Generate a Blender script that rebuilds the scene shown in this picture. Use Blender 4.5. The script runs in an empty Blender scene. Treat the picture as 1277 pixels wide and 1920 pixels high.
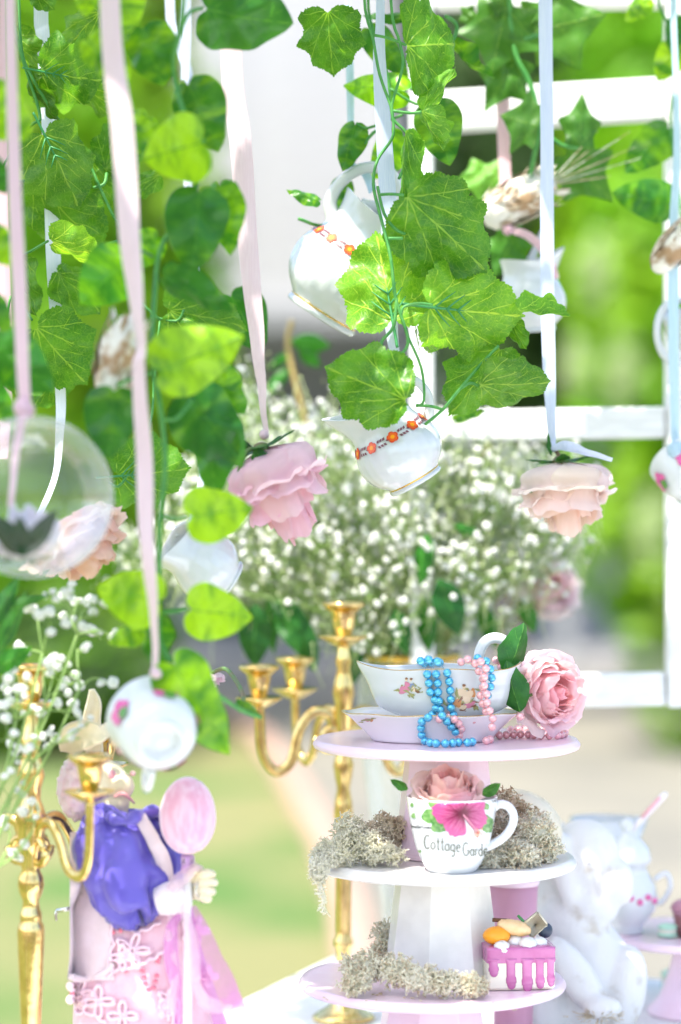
import bpy, math, random
from math import sin, cos, pi, radians, sqrt, exp, atan2, asin
from mathutils import Vector, Matrix, Quaternion, noise
R = random.Random(7)
sc = bpy.context.scene
COL = sc.collection

# ------------------------------------------------------------------ camera, sky, sun, exposure
LENS, CZ, FOCUS = 85.0, 1.32, 2.34
F = LENS / 36.0 * 1920.0
cam_d = bpy.data.cameras.new('camera')
cam = bpy.data.objects.new('camera', cam_d); COL.objects.link(cam)
cam.location = (0, 0, CZ); cam.rotation_euler = (radians(90), 0, 0)
cam_d.sensor_fit = 'VERTICAL'; cam_d.sensor_height = 36; cam_d.lens = LENS
cam_d.clip_start = 0.05; cam_d.clip_end = 500
cam_d.dof.use_dof = True; cam_d.dof.focus_distance = FOCUS; cam_d.dof.aperture_fstop = 1.9
sc.camera = cam

SUN = Vector((-0.36, -0.40, 1.0)).normalized()
world = bpy.data.worlds.new('World'); sc.world = world; world.use_nodes = True
wn = world.node_tree
bg = wn.nodes['Background']
sky = wn.nodes.new('ShaderNodeTexSky'); sky.sky_type = 'NISHITA'; sky.sun_disc = False
sky.sun_elevation = asin(SUN.z); sky.sun_rotation = atan2(SUN.x, SUN.y)
sky.air_density = 1.0; sky.dust_density = 2.5; sky.ozone_density = 1.0
wn.links.new(sky.outputs[0], bg.inputs[0]); bg.inputs[1].default_value = 0.15
sun_d = bpy.data.lights.new('sun', 'SUN'); sun_d.energy = 3.2; sun_d.angle = radians(0.53); sun_d.color = (1.0, 0.95, 0.87)
sun = bpy.data.objects.new('sun', sun_d); COL.objects.link(sun)
sun.rotation_euler = SUN.to_track_quat('Z', 'Y').to_euler(); sun.location = (-3, -3, 8)
vs = sc.view_settings
vs.view_transform = 'Standard'; vs.look = 'None'; vs.gamma = 1; vs.use_curve_mapping = False
vs.exposure = 1.62
sc.cycles.use_denoising = True
sc.cycles.max_bounces = 10; sc.cycles.diffuse_bounces = 4; sc.cycles.transparent_max_bounces = 12
sc.cycles.sample_clamp_indirect = 6.0

# ------------------------------------------------------------------ helpers
def P(x, y, d):
    """photo pixel (1277x1920) at depth d metres -> world point"""
    return Vector(((x - 638.5) / F * d, d, CZ - (y - 960) / F * d))
def PZ(x, y, z):
    """photo pixel on the horizontal plane at height z"""
    return P(x, y, (CZ - z) * F / (y - 960))
def S(px, d): return px / F * d
def lerp(a, b, t): return a + (b - a) * t
def sm(a, b, x):
    t = max(0., min(1., (x - a) / (b - a))); return t * t * (3 - 2 * t)
def spline(pts, n):
    """Catmull-Rom through points (tuples or Vectors of any size), n samples per span"""
    pts = [Vector(p) for p in pts]; out = []
    for i in range(len(pts) - 1):
        p0 = pts[max(i - 1, 0)]; p1 = pts[i]; p2 = pts[i + 1]; p3 = pts[min(i + 2, len(pts) - 1)]
        for k in range(n):
            t = k / n
            out.append(0.5 * (2 * p1 + (p2 - p0) * t + (2 * p0 - 5 * p1 + 4 * p2 - p3) * t * t + (3 * p1 - p0 - 3 * p2 + p3) * t ** 3))
    out.append(pts[-1].copy()); return out

class MB:
    def __init__(s): s.v = []; s.f = []; s.m = []; s.lp = []
    def add(s, vs, fs, mi=0, lp=None):
        o = len(s.v); s.v += [tuple(p) for p in vs]; s.f += [tuple(i + o for i in f) for f in fs]; s.m += [mi] * len(fs)
        s.lp += lp if lp else [(0, 0, 0)] * len(vs); return s
    def grid(s, fn, nu, nv, cu=False, mi=0, uv=False):
        vs = []; lp = []
        for j in range(nv + 1):
            for i in range(nu if cu else nu + 1):
                u, v = i / nu, j / nv; vs.append(fn(u, v)); lp.append((u, v, 0))
        w = nu if cu else nu + 1; fs = []
        for j in range(nv):
            for i in range(nu):
                a = j * w + i; b = j * w + (i + 1) % w if cu else a + 1
                fs.append((a, b, b + w, a + w))
        return s.add(vs, fs, mi, lp if uv else None)
    def lathe(s, prof, n=32, c=(0, 0, 0), mi=0, fn=None, ph=0.0):
        def g(u, v):
            r, z = prof[round(v * (len(prof) - 1))]; a = 2 * pi * u + ph
            p = (c[0] + r * cos(a), c[1] + r * sin(a), c[2] + z)
            return fn(p, a, r, z) if fn else p
        return s.grid(g, n, len(prof) - 1, True, mi)
    def tube(s, pts, rad, n=7, mi=0, flat=1.0, up=None, caps=True):
        pts = [Vector(p) for p in pts]; N = len(pts); vs = []; fs = []
        t = (pts[1] - pts[0]).normalized()
        nrm = Vector(up) if up else (Vector((0, 0, 1)) if abs(t.z) < .9 else Vector((1, 0, 0)))
        for i, p in enumerate(pts):
            t = (pts[min(i + 1, N - 1)] - pts[max(i - 1, 0)])
            t = t.normalized() if t.length > 1e-9 else Vector((0, 0, 1))
            b = t.cross(nrm)
            if b.length < 1e-6: b = t.orthogonal()
            b.normalize(); nrm2 = b.cross(t).normalized()
            if not up: nrm = nrm2
            r = rad[i] if isinstance(rad, (list, tuple)) else (rad(i / (N - 1)) if callable(rad) else rad)
            for k in range(n):
                a = 2 * pi * k / n
                vs.append(p + b * (r * cos(a)) + nrm2 * (r * flat * sin(a)))
        for i in range(N - 1):
            for k in range(n):
                a = i * n + k; b2 = i * n + (k + 1) % n
                fs.append((a, b2, b2 + n, a + n))
        if caps: fs.append(tuple(range(n - 1, -1, -1))); fs.append(tuple((N - 1) * n + k for k in range(n)))
        return s.add(vs, fs, mi)
    def ball(s, c, r, nu=14, nv=9, mi=0, fn=None, rot=None):
        r = (r, r, r) if not hasattr(r, '__len__') else r; c = Vector(c)
        def g(u, v):
            a = 2 * pi * u; b = pi * (v * .998 + .001)
            q = Vector((sin(b) * cos(a), sin(b) * sin(a), -cos(b)))
            k = fn(q) if fn else 1.0
            p = Vector((q.x * r[0], q.y * r[1], q.z * r[2])) * k
            if rot: p = rot @ p
            return c + p
        return s.grid(g, nu, nv, True, mi)
    def box(s, c, d, rot=None, mi=0, bev=0.0):
        c = Vector(c); hx, hy, hz = d[0] / 2, d[1] / 2, d[2] / 2
        if bev <= 0:
            vs = [Vector((x, y, z)) for x in (-hx, hx) for y in (-hy, hy) for z in (-hz, hz)]
            fs = [(0, 1, 3, 2), (4, 6, 7, 5), (0, 4, 5, 1), (2, 3, 7, 6), (0, 2, 6, 4), (1, 5, 7, 3)]
        else:
            e = min(bev, hx * .9, hy * .9, hz * .9); vs = []; fs = []; idx = {}
            for X in (-1, 1):
                for Y in (-1, 1):
                    for Z in (-1, 1):
                        for k, w in enumerate(((hx, hy - e, hz - e), (hx - e, hy, hz - e), (hx - e, hy - e, hz))):
                            idx[X, Y, Z, k] = len(vs); vs.append(Vector((X * w[0], Y * w[1], Z * w[2])))
            for q in (-1, 1):
                fs.append([idx[q, a, b, 0] for a, b in ((-1, -1), (1, -1), (1, 1), (-1, 1))][::q])
                fs.append([idx[a, q, b, 1] for a, b in ((-1, -1), (1, -1), (1, 1), (-1, 1))][::-q])
                fs.append([idx[a, b, q, 2] for a, b in ((-1, -1), (1, -1), (1, 1), (-1, 1))][::q])
            for a in (-1, 1):
                for b in (-1, 1):
                    fs.append([idx[a, b, -1, 0], idx[a, b, 1, 0], idx[a, b, 1, 1], idx[a, b, -1, 1]][::(1 if a * b > 0 else -1)])
                    fs.append([idx[a, -1, b, 0], idx[a, 1, b, 0], idx[a, 1, b, 2], idx[a, -1, b, 2]][::(-1 if a * b > 0 else 1)])
                    fs.append([idx[-1, a, b, 1], idx[1, a, b, 1], idx[1, a, b, 2], idx[-1, a, b, 2]][::(1 if a * b > 0 else -1)])
                    for d3 in (-1, 1):
                        fs.append([idx[a, b, d3, 0], idx[a, b, d3, 1], idx[a, b, d3, 2]][::(1 if a * b * d3 > 0 else -1)])
        if rot: vs = [rot @ p for p in vs]
        return s.add([c + p for p in vs], [tuple(f) for f in fs], mi)
    def mesh(s, name, mats=None, smooth=True, attr=False):
        me = bpy.data.meshes.new(name); me.from_pydata(s.v, [], s.f)
        for m in (mats if isinstance(mats, (list, tuple)) else [mats] if mats else []): me.materials.append(m)
        me.polygons.foreach_set('material_index', s.m)
        me.polygons.foreach_set('use_smooth', [smooth] * len(s.f))
        if attr:
            at = me.attributes.new('lp', 'FLOAT_VECTOR', 'POINT')
            at.data.foreach_set('vector', [c for q in s.lp for c in q])
        me.update(); return me
    def build(s, name, mats, parent=None, smooth=True, attr=False, world=True):
        """world=True: vertices are world coordinates (parents of such parts are unrotated)"""
        o = bpy.data.objects.new(name, None if not s.v else s.mesh(name, mats, smooth, attr)); COL.objects.link(o)
        if parent:
            o.parent = parent
            if world: o.location = -wloc(parent)
        return o
def wloc(o):
    l = o.location.copy()
    while o.parent: o = o.parent; l = l + o.location
    return l
def link(name, me, parent=None, loc=(0, 0, 0), rot=None, scale=None, color=None):
    o = bpy.data.objects.new(name, me); COL.objects.link(o)
    if parent: o.parent = parent
    if rot is not None:
        o.matrix_local = Matrix.Translation(loc) @ rot.to_4x4() @ Matrix.Diagonal((*(scale if scale else (1, 1, 1)), 1))
    else:
        o.location = loc
        if scale: o.scale = scale
    if color: o.color = (*color, 1) if len(color) == 3 else color
    return o
def tag(o, label, cat, group=None):
    o['label'] = label; o['category'] = cat
    if group: o['group'] = group
    return o
def thing(name, label, cat, loc=(0, 0, 0), rot=None, group=None, scale=None):
    o = bpy.data.objects.new(name, None); COL.objects.link(o); o.empty_display_size = .02
    if rot is not None: o.matrix_local = Matrix.Translation(loc) @ rot.to_4x4()
    else: o.location = loc
    if scale: o.scale = (scale,) * 3
    return tag(o, label, cat, group)
def frame(up, x=None):
    """rotation whose Z is `up` and whose X leans to `x`"""
    z = Vector(up).normalized(); x = Vector(x) if x else Vector((1, 0, 0))
    y = z.cross(x); y = y.normalized() if y.length > 1e-6 else z.orthogonal().normalized()
    x = y.cross(z); return Matrix((x, y, z)).transposed()

# ------------------------------------------------------------------ materials
def N(nt, t, **kw):
    n = nt.nodes.new(t)
    for k, v in kw.items():
        if k[0] == 'i' and k[1:].isdigit(): n.inputs[int(k[1:])].default_value = v
        else: setattr(n, k, v)
    return n
def newmat(name):
    m = bpy.data.materials.new(name); m.use_nodes = True; nt = m.node_tree
    return m, nt, nt.nodes['Principled BSDF'], nt.nodes['Material Output']
def c4(c): return (c[0], c[1], c[2], 1)
def mixc(nt, fac, a, b, mode='MIX'):
    n = nt.nodes.new('ShaderNodeMix'); n.data_type = 'RGBA'; n.blend_type = mode
    for s, v in ((0, fac), (6, a), (7, b)):
        if hasattr(v, 'is_linked') or hasattr(v, 'node'): nt.links.new(v, n.inputs[s])
        else: n.inputs[s].default_value = v if s == 0 else c4(v)
    return n.outputs[2]
def mth(nt, op, a, b=None, clamp=False):
    n = nt.nodes.new('ShaderNodeMath'); n.operation = op; n.use_clamp = clamp
    for i, v in enumerate((a, b)):
        if v is None: continue
        if hasattr(v, 'node'): nt.links.new(v, n.inputs[i])
        else: n.inputs[i].default_value = v
    return n.outputs[0]
def ramp(nt, x, a, b):
    n = N(nt, 'ShaderNodeMapRange', interpolation_type='SMOOTHSTEP'); nt.links.new(x, n.inputs[0])
    n.inputs[1].default_value = a; n.inputs[2].default_value = b; return n.outputs[0]
def mat(name, col, rough=.5, metal=0., col2=None, nscale=20., nfac=1., bump=0., bscale=60., coat=0., sss=0., trans=0., spec=.5,
        objcol=False, sheen=0., nlow=.35, nhigh=.65, detail=4., stretch=None, bdist=.002):
    m, nt, b, out = newmat(name)
    tc = N(nt, 'ShaderNodeTexCoord'); vec = tc.outputs['Object']
    if stretch:
        mp = N(nt, 'ShaderNodeMapping'); mp.inputs['Scale'].default_value = stretch; nt.links.new(vec, mp.inputs[0]); vec = mp.outputs[0]
    col_s = None
    if col2:
        nz = N(nt, 'ShaderNodeTexNoise'); nz.inputs['Scale'].default_value = nscale; nz.inputs['Detail'].default_value = detail
        nt.links.new(vec, nz.inputs['Vector'])
        col_s = mixc(nt, mth(nt, 'MULTIPLY', ramp(nt, nz.outputs[0], nlow, nhigh), nfac), col, col2)
    if objcol:
        oi = N(nt, 'ShaderNodeObjectInfo')
        col_s = mixc(nt, 1.0, col_s if col_s else col, oi.outputs['Color'], 'MULTIPLY')
    if col_s: nt.links.new(col_s, b.inputs['Base Color'])
    else: b.inputs['Base Color'].default_value = c4(col)
    b.inputs['Roughness'].default_value = rough; b.inputs['Metallic'].default_value = metal
    b.inputs['Specular IOR Level'].default_value = spec
    b.inputs['Coat Weight'].default_value = coat; b.inputs['Coat Roughness'].default_value = .06
    b.inputs['Sheen Weight'].default_value = sheen
    if sss:
        b.inputs['Subsurface Weight'].default_value = sss; b.inputs['Subsurface Radius'].default_value = (1, .6, .5); b.inputs['Subsurface Scale'].default_value = .004
    if bump:
        bz = N(nt, 'ShaderNodeTexNoise'); bz.inputs['Scale'].default_value = bscale; bz.inputs['Detail'].default_value = 5; nt.links.new(vec, bz.inputs['Vector'])
        bp = N(nt, 'ShaderNodeBump'); bp.inputs['Strength'].default_value = bump; bp.inputs['Distance'].default_value = bdist
        nt.links.new(bz.outputs[0], bp.inputs['Height']); nt.links.new(bp.outputs[0], b.inputs['Normal'])
    if trans:
        tr = N(nt, 'ShaderNodeBsdfTranslucent'); mx = N(nt, 'ShaderNodeMixShader'); mx.inputs[0].default_value = trans
        if col_s: nt.links.new(col_s, tr.inputs[0])
        else: tr.inputs[0].default_value = c4(col)
        nt.links.new(b.outputs[0], mx.inputs[1]); nt.links.new(tr.outputs[0], mx.inputs[2]); nt.links.new(mx.outputs[0], out.inputs[0])
    return m
def sheer(name, col, alpha, rough=.4):
    m, nt, b, out = newmat(name)
    b.inputs['Base Color'].default_value = c4(col); b.inputs['Roughness'].default_value = rough; b.inputs['Sheen Weight'].default_value = .4
    t = N(nt, 'ShaderNodeBsdfTransparent'); tl = N(nt, 'ShaderNodeBsdfTranslucent'); tl.inputs[0].default_value = c4(col)
    m1 = N(nt, 'ShaderNodeMixShader'); m1.inputs[0].default_value = .4; m2 = N(nt, 'ShaderNodeMixShader')
    tc = N(nt, 'ShaderNodeTexCoord'); w = N(nt, 'ShaderNodeTexNoise'); w.inputs['Scale'].default_value = 70; nt.links.new(tc.outputs['Object'], w.inputs['Vector'])
    nt.links.new(mth(nt, 'ADD', mth(nt, 'MULTIPLY', w.outputs[0], .3), alpha - .15), m2.inputs[0])
    nt.links.new(b.outputs[0], m1.inputs[1]); nt.links.new(tl.outputs[0], m1.inputs[2])
    nt.links.new(t.outputs[0], m2.inputs[1]); nt.links.new(m1.outputs[0], m2.inputs[2]); nt.links.new(m2.outputs[0], out.inputs[0])
    return m
def thin_glass(name, tint=(1, 1, 1), haze=.06):
    m, nt, b, out = newmat(name)
    t = N(nt, 'ShaderNodeBsdfTransparent'); t.inputs[0].default_value = c4(tint)
    g = N(nt, 'ShaderNodeBsdfGlossy'); g.inputs[1].default_value = .03
    df = N(nt, 'ShaderNodeBsdfDiffuse'); df.inputs[0].default_value = (.85, .88, .9, 1)
    lw = N(nt, 'ShaderNodeLayerWeight'); lw.inputs[0].default_value = .35
    m1 = N(nt, 'ShaderNodeMixShader'); m2 = N(nt, 'ShaderNodeMixShader')
    nt.links.new(mth(nt, 'ADD', mth(nt, 'MULTIPLY', mth(nt, 'POWER', lw.outputs['Facing'], 2.2), .5), haze), m1.inputs[0])
    nt.links.new(mth(nt, 'ADD', mth(nt, 'MULTIPLY', lw.outputs['Fresnel'], .45), .02), m2.inputs[0])
    nt.links.new(t.outputs[0], m1.inputs[1]); nt.links.new(df.outputs[0], m1.inputs[2])
    nt.links.new(m1.outputs[0], m2.inputs[1]); nt.links.new(g.outputs[0], m2.inputs[2]); nt.links.new(m2.outputs[0], out.inputs[0])
    return m

def leaf_material(name, dark, light, vein, segs, netscale, netamt, trans=.35, rough=.42, varieg=None, vw=.012):
    """veins are line segments in the leaf's own plane; the fine net is a cell-edge texture; obj.color tints, alpha biases variegation"""
    m, nt, b, out = newmat(name)
    at = N(nt, 'ShaderNodeAttribute', attribute_name='lp'); lp = at.outputs['Vector']
    ab = N(nt, 'ShaderNodeVectorMath', operation='ABSOLUTE'); nt.links.new(lp, ab.inputs[0])
    oi = N(nt, 'ShaderNodeObjectInfo')
    wz = N(nt, 'ShaderNodeTexNoise'); wz.inputs['Scale'].default_value = 6; nt.links.new(lp, wz.inputs['Vector'])
    wsub = N(nt, 'ShaderNodeVectorMath', operation='SUBTRACT'); nt.links.new(wz.outputs['Color'], wsub.inputs[0]); wsub.inputs[1].default_value = (.5, .5, .5)
    wsc = N(nt, 'ShaderNodeVectorMath', operation='SCALE'); nt.links.new(wsub.outputs[0], wsc.inputs[0]); wsc.inputs['Scale'].default_value = .05
    wp = N(nt, 'ShaderNodeVectorMath', operation='ADD'); nt.links.new(ab.outputs[0], wp.inputs[0]); nt.links.new(wsc.outputs[0], wp.inputs[1])
    p = wp.outputs[0]; dmin = None
    for (ax, ay, bx, by, k) in segs:
        ba = Vector((bx - ax, by - ay, 0))
        s1 = N(nt, 'ShaderNodeVectorMath', operation='SUBTRACT'); nt.links.new(p, s1.inputs[0]); s1.inputs[1].default_value = (ax, ay, 0)
        dt = N(nt, 'ShaderNodeVectorMath', operation='DOT_PRODUCT'); nt.links.new(s1.outputs[0], dt.inputs[0]); dt.inputs[1].default_value = ba / ba.length_squared
        h = mth(nt, 'ADD', dt.outputs['Value'], 0., True)
        scl = N(nt, 'ShaderNodeVectorMath', operation='SCALE'); scl.inputs[0].default_value = ba; nt.links.new(h, scl.inputs['Scale'])
        ds = N(nt, 'ShaderNodeVectorMath', operation='DISTANCE'); nt.links.new(s1.outputs[0], ds.inputs[0]); nt.links.new(scl.outputs[0], ds.inputs[1])
        d = mth(nt, 'MULTIPLY', ds.outputs['Value'], mth(nt, 'ADD', mth(nt, 'MULTIPLY', h, .8 * k), k))
        dmin = d if dmin is None else mth(nt, 'MINIMUM', dmin, d)
    vfac = mth(nt, 'SUBTRACT', 1.0, ramp(nt, dmin, vw * .35, vw))
    vo = N(nt, 'ShaderNodeTexVoronoi', feature='DISTANCE_TO_EDGE'); vo.inputs['Scale'].default_value = netscale; nvw = N(nt, 'ShaderNodeVectorMath', operation='ADD'); nws = N(nt, 'ShaderNodeVectorMath', operation='SCALE'); nws.inputs['Scale'].default_value = .22; nt.links.new(wsub.outputs[0], nws.inputs[0]); nt.links.new(lp, nvw.inputs[0]); nt.links.new(nws.outputs[0], nvw.inputs[1]); nt.links.new(nvw.outputs[0], vo.inputs['Vector'])
    net = mth(nt, 'MULTIPLY', mth(nt, 'SUBTRACT', 1.0, ramp(nt, vo.outputs['Distance'], .01, .09)), netamt)
    nz = N(nt, 'ShaderNodeTexNoise'); nz.inputs['Scale'].default_value = 3.2; nz.inputs['Detail'].default_value = 5
    off = N(nt, 'ShaderNodeVectorMath', operation='ADD'); nt.links.new(lp, off.inputs[0])
    osc = mth(nt, 'MULTIPLY', oi.outputs['Random'], 17.); nt.links.new(osc, off.inputs[1])
    nt.links.new(off.outputs[0], nz.inputs['Vector'])
    base = mixc(nt, ramp(nt, nz.outputs[0], .3, .7), dark, light)
    if varieg:
        # lighter streaks run outward and upward from the midrib
        mp = N(nt, 'ShaderNodeMapping'); mp.inputs['Rotation'].default_value = (0, 0, radians(-38)); mp.inputs['Scale'].default_value = (1.3, 4.2, 1)
        ad = N(nt, 'ShaderNodeVectorMath', operation='ADD'); nt.links.new(ab.outputs[0], ad.inputs[0]); nt.links.new(osc, ad.inputs[1])
        nt.links.new(ad.outputs[0], mp.inputs[0])
        n2 = N(nt, 'ShaderNodeTexNoise'); n2.inputs['Scale'].default_value = 1.3; n2.inputs['Detail'].default_value = 4; nt.links.new(mp.outputs[0], n2.inputs['Vector'])
        f = mth(nt, 'MULTIPLY', ramp(nt, mth(nt, 'ADD', n2.outputs[0], mth(nt, 'SUBTRACT', oi.outputs['Alpha'], .5)), .40, .80), .95)
        base = mixc(nt, f, base, varieg)
    col = mixc(nt, mth(nt, 'MAXIMUM', vfac, net), base, vein)
    tint = mixc(nt, 1.0, col, oi.outputs['Color'], 'MULTIPLY')
    nt.links.new(tint, b.inputs['Base Color']); b.inputs['Roughness'].default_value = rough; b.inputs['Specular IOR Level'].default_value = .45
    bp = N(nt, 'ShaderNodeBump'); bp.inputs['Strength'].default_value = .5; bp.inputs['Distance'].default_value = .0012
    nt.links.new(mth(nt, 'MAXIMUM', vfac, mth(nt, 'MULTIPLY', net, .6)), bp.inputs['Height']); nt.links.new(bp.outputs[0], b.inputs['Normal'])
    tr = N(nt, 'ShaderNodeBsdfTranslucent'); mx = N(nt, 'ShaderNodeMixShader'); mx.inputs[0].default_value = trans
    tc2 = mixc(nt, 1.0, tint, (1.5, 1.35, .5), 'MULTIPLY'); nt.links.new(tc2, tr.inputs[0])
    nt.links.new(b.outputs[0], mx.inputs[1]); nt.links.new(tr.outputs[0], mx.inputs[2]); nt.links.new(mx.outputs[0], out.inputs[0])
    return m

GRAPE_V = [(0, .02, 0, .98, 1), (0, .06, .36, .80, 1.2), (0, .05, .47, .42, 1.2), (0, .04, .38, .10, 1.3),
           (0, .38, .2, .72, 1.9), (0, .6, .12, .86, 2.0), (.16, .37, .2, .62, 2.1), (.2, .48, .40, .60, 2.1), (.22, .24, .34, .48, 2.0), (.25, .28, .42, .22, 2.1)]
POTHOS_V = [(0, 0, 0, .98, 1.), (0, .12, .34, .42, 2.2), (0, .3, .33, .62, 2.2), (0, .48, .24, .76, 2.2), (0, .66, .14, .88, 2.3), (0, .05, .36, .2, 2.2)]
IVY_V = [(0, .02, 0, .98, 1), (0, .05, .52, .49, 1.1), (0, .04, .4, 0, 1.2), (0, .3, .16, .6, 2.2), (.2, .22, .3, .5, 2.2)]
LANCE_V = [(0, 0, 0, .98, .8), (0, .15, .18, .42, 2.4), (0, .35, .18, .62, 2.4), (0, .55, .12, .8, 2.4)]
M_GRAPE = leaf_material('grape_leaf', (.062, .205, .014), (.135, .335, .026), (.32, .50, .07), GRAPE_V, 21, .30, .44, .34, vw=.017)
M_POTHOS = leaf_material('pothos_leaf', (.030, .150, .022), (.062, .23, .028), (.10, .29, .03), POTHOS_V, 9, .0, .48, .3, varieg=(.30, .54, .02), vw=.016)
M_IVY = leaf_material('ivy_leaf', (.05, .165, .018), (.08, .23, .028), (.18, .34, .05), IVY_V, 12, .15, .34)
M_LANCE = leaf_material('lance_leaf', (.018, .10, .016), (.035, .16, .026), (.09, .25, .04), LANCE_V, 14, .1, .36)
M_STEM = mat('vine_stem', (.05, .24, .045), .5, col2=(.09, .31, .06), nscale=90)
M_PETIOLE = mat('leaf_rib_plastic', (.045, .26, .075), .45)
M_PORC = mat('porcelain', (.66, .68, .69), .12, coat=.6, bump=.12, bscale=18, bdist=.004)
M_JUG = mat('ribbed_porcelain', (.62, .645, .66), .10, coat=.7, bump=.55, bscale=26, stretch=(2.2, 2.2, .5), bdist=.0022)
M_GOLDLINE = mat('gold_line', (.75, .48, .10), .2, 1.)
M_BRASS = mat('polished_brass', (.86, .65, .27), .16, 1., col2=(.55, .35, .12), nscale=75, nfac=.75, nlow=.42, nhigh=.75, bump=.4, bscale=55, bdist=.002)
M_ORANGE = mat('print_orange', (.95, .36, .02), .2); M_RED = mat('print_red', (.72, .07, .03), .2); M_PLUM = mat('print_plum', (.20, .075, .10), .25)
M_PINKPLATE = mat('pink_paint', (.86, .64, .73), .3, col2=(.87, .68, .77), nscale=30, bump=.06, bscale=25, coat=.15)
M_WHITEPLATE = mat('white_paint', (.80, .78, .75), .32, col2=(.74, .72, .69), nscale=45, coat=.1, bump=.05)
M_WOODWHITE = mat('white_wood', (.80, .81, .80), .5, col2=(.70, .71, .70), nscale=25, bump=.15, stretch=(1, 1, 6))
M_MOSS = mat('pale_lichen', (.86, .83, .66), .9, col2=(.90, .88, .76), nscale=35, trans=.4)
M_MOSSB = mat('brown_lichen', (.62, .48, .31), .9, col2=(.78, .69, .52), nscale=35, trans=.2)
M_BLUE = mat('blue_pearl', (.10, .50, .74), .16, .6, coat=1.); M_PINKB = mat('pink_pearl', (.88, .46, .47), .18, .35, coat=1.)
SAT = dict(rough=.36, trans=.25, sheen=.3, nscale=30, stretch=(40, 40, .6), nfac=.9, bump=.12, bscale=40)
M_RIB_W = mat('white_satin', (.80, .84, .92), col2=(.72, .77, .88), **SAT); M_RIB_L = mat('lavender_satin', (.70, .75, .92), col2=(.62, .68, .88), **SAT)
M_RIB_P = mat('pink_satin', (.84, .56, .62), col2=(.78, .48, .55), **SAT); M_RIB_B = mat('blue_satin', (.56, .74, .84), col2=(.48, .68, .80), **SAT)
M_RIB_PW = mat('blush_satin', (.85, .66, .70), col2=(.80, .59, .64), **SAT)
M_FLORET = mat('floret_white', (.84, .85, .80), .7, trans=.3); M_GSTEM = mat('spray_stem', (.44, .62, .22), .6, trans=.45)
M_PETAL = mat('rose_petal', (1, 1, 1), .55, objcol=True, trans=.45, sheen=.3, bump=.12, bscale=120)
M_GLASS = thin_glass('thin_glass', (1, 1, 1), .03); M_VASE = thin_glass('vase_glass', (.97, .99, .98), .12)
# ------------------------------------------------------------------ ground, path, house, hedges
def struct(name, mb, mats, smooth=False):
    o = mb.build(name, mats, smooth=smooth); o['kind'] = 'structure'; return o
m_lawn = mat('lawn_grass', (.165, .165, .062), .95, col2=(.055, .125, .018), nscale=.8, nlow=.42, nhigh=.66, bump=.4, bscale=40, bdist=.02)
m_path = mat('sandy_concrete', (.21, .195, .155), .9, col2=(.145, .14, .12), nscale=.9, bump=.2, bscale=60)
m_kerb = mat('red_brick_edging', (.36, .21, .16), .9, col2=(.40, .28, .22), nscale=8)
g = MB(); n = 24
g.grid(lambda u, v: (lerp(-60, 60, u), lerp(-6, 110, v), 0), 24, 24); struct('lawn', g, m_lawn)
edge = spline([(-3.0, 22, 0), (-1.2, 17.0, 0), (-.50, 14.4, 0), (-.10, 10.6, 0), (.05, 8.4, 0), (.12, 6.2, 0), (.30, 2, 0), (.4, -3, 0)], 5)
p = MB(); vs = []
for e in edge: vs += [(e.x, e.y, .004), (14, e.y, .004)]
p.add(vs, [(2 * i, 2 * i + 1, 2 * i + 3, 2 * i + 2) for i in range(len(edge) - 1)]); struct('path', p, m_path)
k = thing('brick_edging', 'low red brick edging between the lawn and the sandy path', 'edging', (0, 0, 0))
bm = MB(); bm.box((0, 0, 0), (.11, .105, .06), bev=.006); brick = bm.mesh('brick', m_kerb, False)
acc = 0; last = edge[0]; nb = 0
fine = spline(edge, 12)
for a, b2 in zip(fine, fine[1:]):
    acc += (b2 - a).length
    if acc > .115 and 4.5 < b2.y < 19:
        acc = 0; an = atan2(b2.y - a.y, b2.x - a.x)
        o = link('brick', brick, k, (b2.x - .05, b2.y, .03 + R.uniform(-.008, .008)), Matrix.Rotation(an + pi / 2 + R.uniform(-.05, .05), 3, 'Z')); nb += 1

# house: white projecting upper storey on the left, deep shaded porch below
m_render = mat('grey_render', (.34, .35, .37), .9, col2=(.30, .31, .33), nscale=2, bump=.1)
m_hwhite = mat('white_weatherboard', (.50, .50, .51), .7, col2=(.46, .46, .48), nscale=3)
m_dark = mat('dark_opening', (.02, .03, .02), .6); m_slate = mat('slate_roof', (.10, .10, .11), .7)
hz = 18.2
h = thing('house', 'grey house with a white boarded upper storey over a shaded porch', 'house', (-.2, hz, 0))
def hp(x, y): return P(x, y, hz)
w = MB(); w.box((-.1, hz + 3.2, 2.0), (5.2, .3, 4.0)); w.build('wall', m_render, h, False)
w = MB(); w.box((-.1, hz + 1.6, .09), (5.2, 3.6, .18)); w.build('porch_floor', mat('porch_floor', (.30, .29, .28), .9), h, False)
w = MB(); w.box((-1.3, hz + 1.5, 2.79), (3.35, 3.3, .16)); w.build('porch_ceiling', m_render, h, False)
a = hp(372, 600); b2 = hp(722, 20)
up = MB(); up.box(((a.x + b2.x) / 2 - .9, hz + 1.5, 4.3), (b2.x - a.x + 1.9, 3.0, 2.86)); up.build('upper_storey', m_hwhite, h, False)
brd = MB(); brd.box((0, 0, 0), (b2.x - a.x + 1.9, .03, .19), bev=.006); bme = brd.mesh('weatherboard', m_hwhite, False)
for i in range(14): link('weatherboard', bme, h, Vector(((a.x + b2.x) / 2 - .9, hz - .018, 2.97 + i * .2)) - h.location, Matrix.Rotation(radians(4), 3, 'X'))
w = MB(); w.box((.55, hz + 2.0, 4.2), (.9, 2.0, 2.6)); w.build('side_wall', m_render, h, False)
w = MB(); w.box((-.4, hz + 1.9, 5.9), (5.6, 4.2, .2)); w.build('roof', m_slate, h, False)
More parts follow.
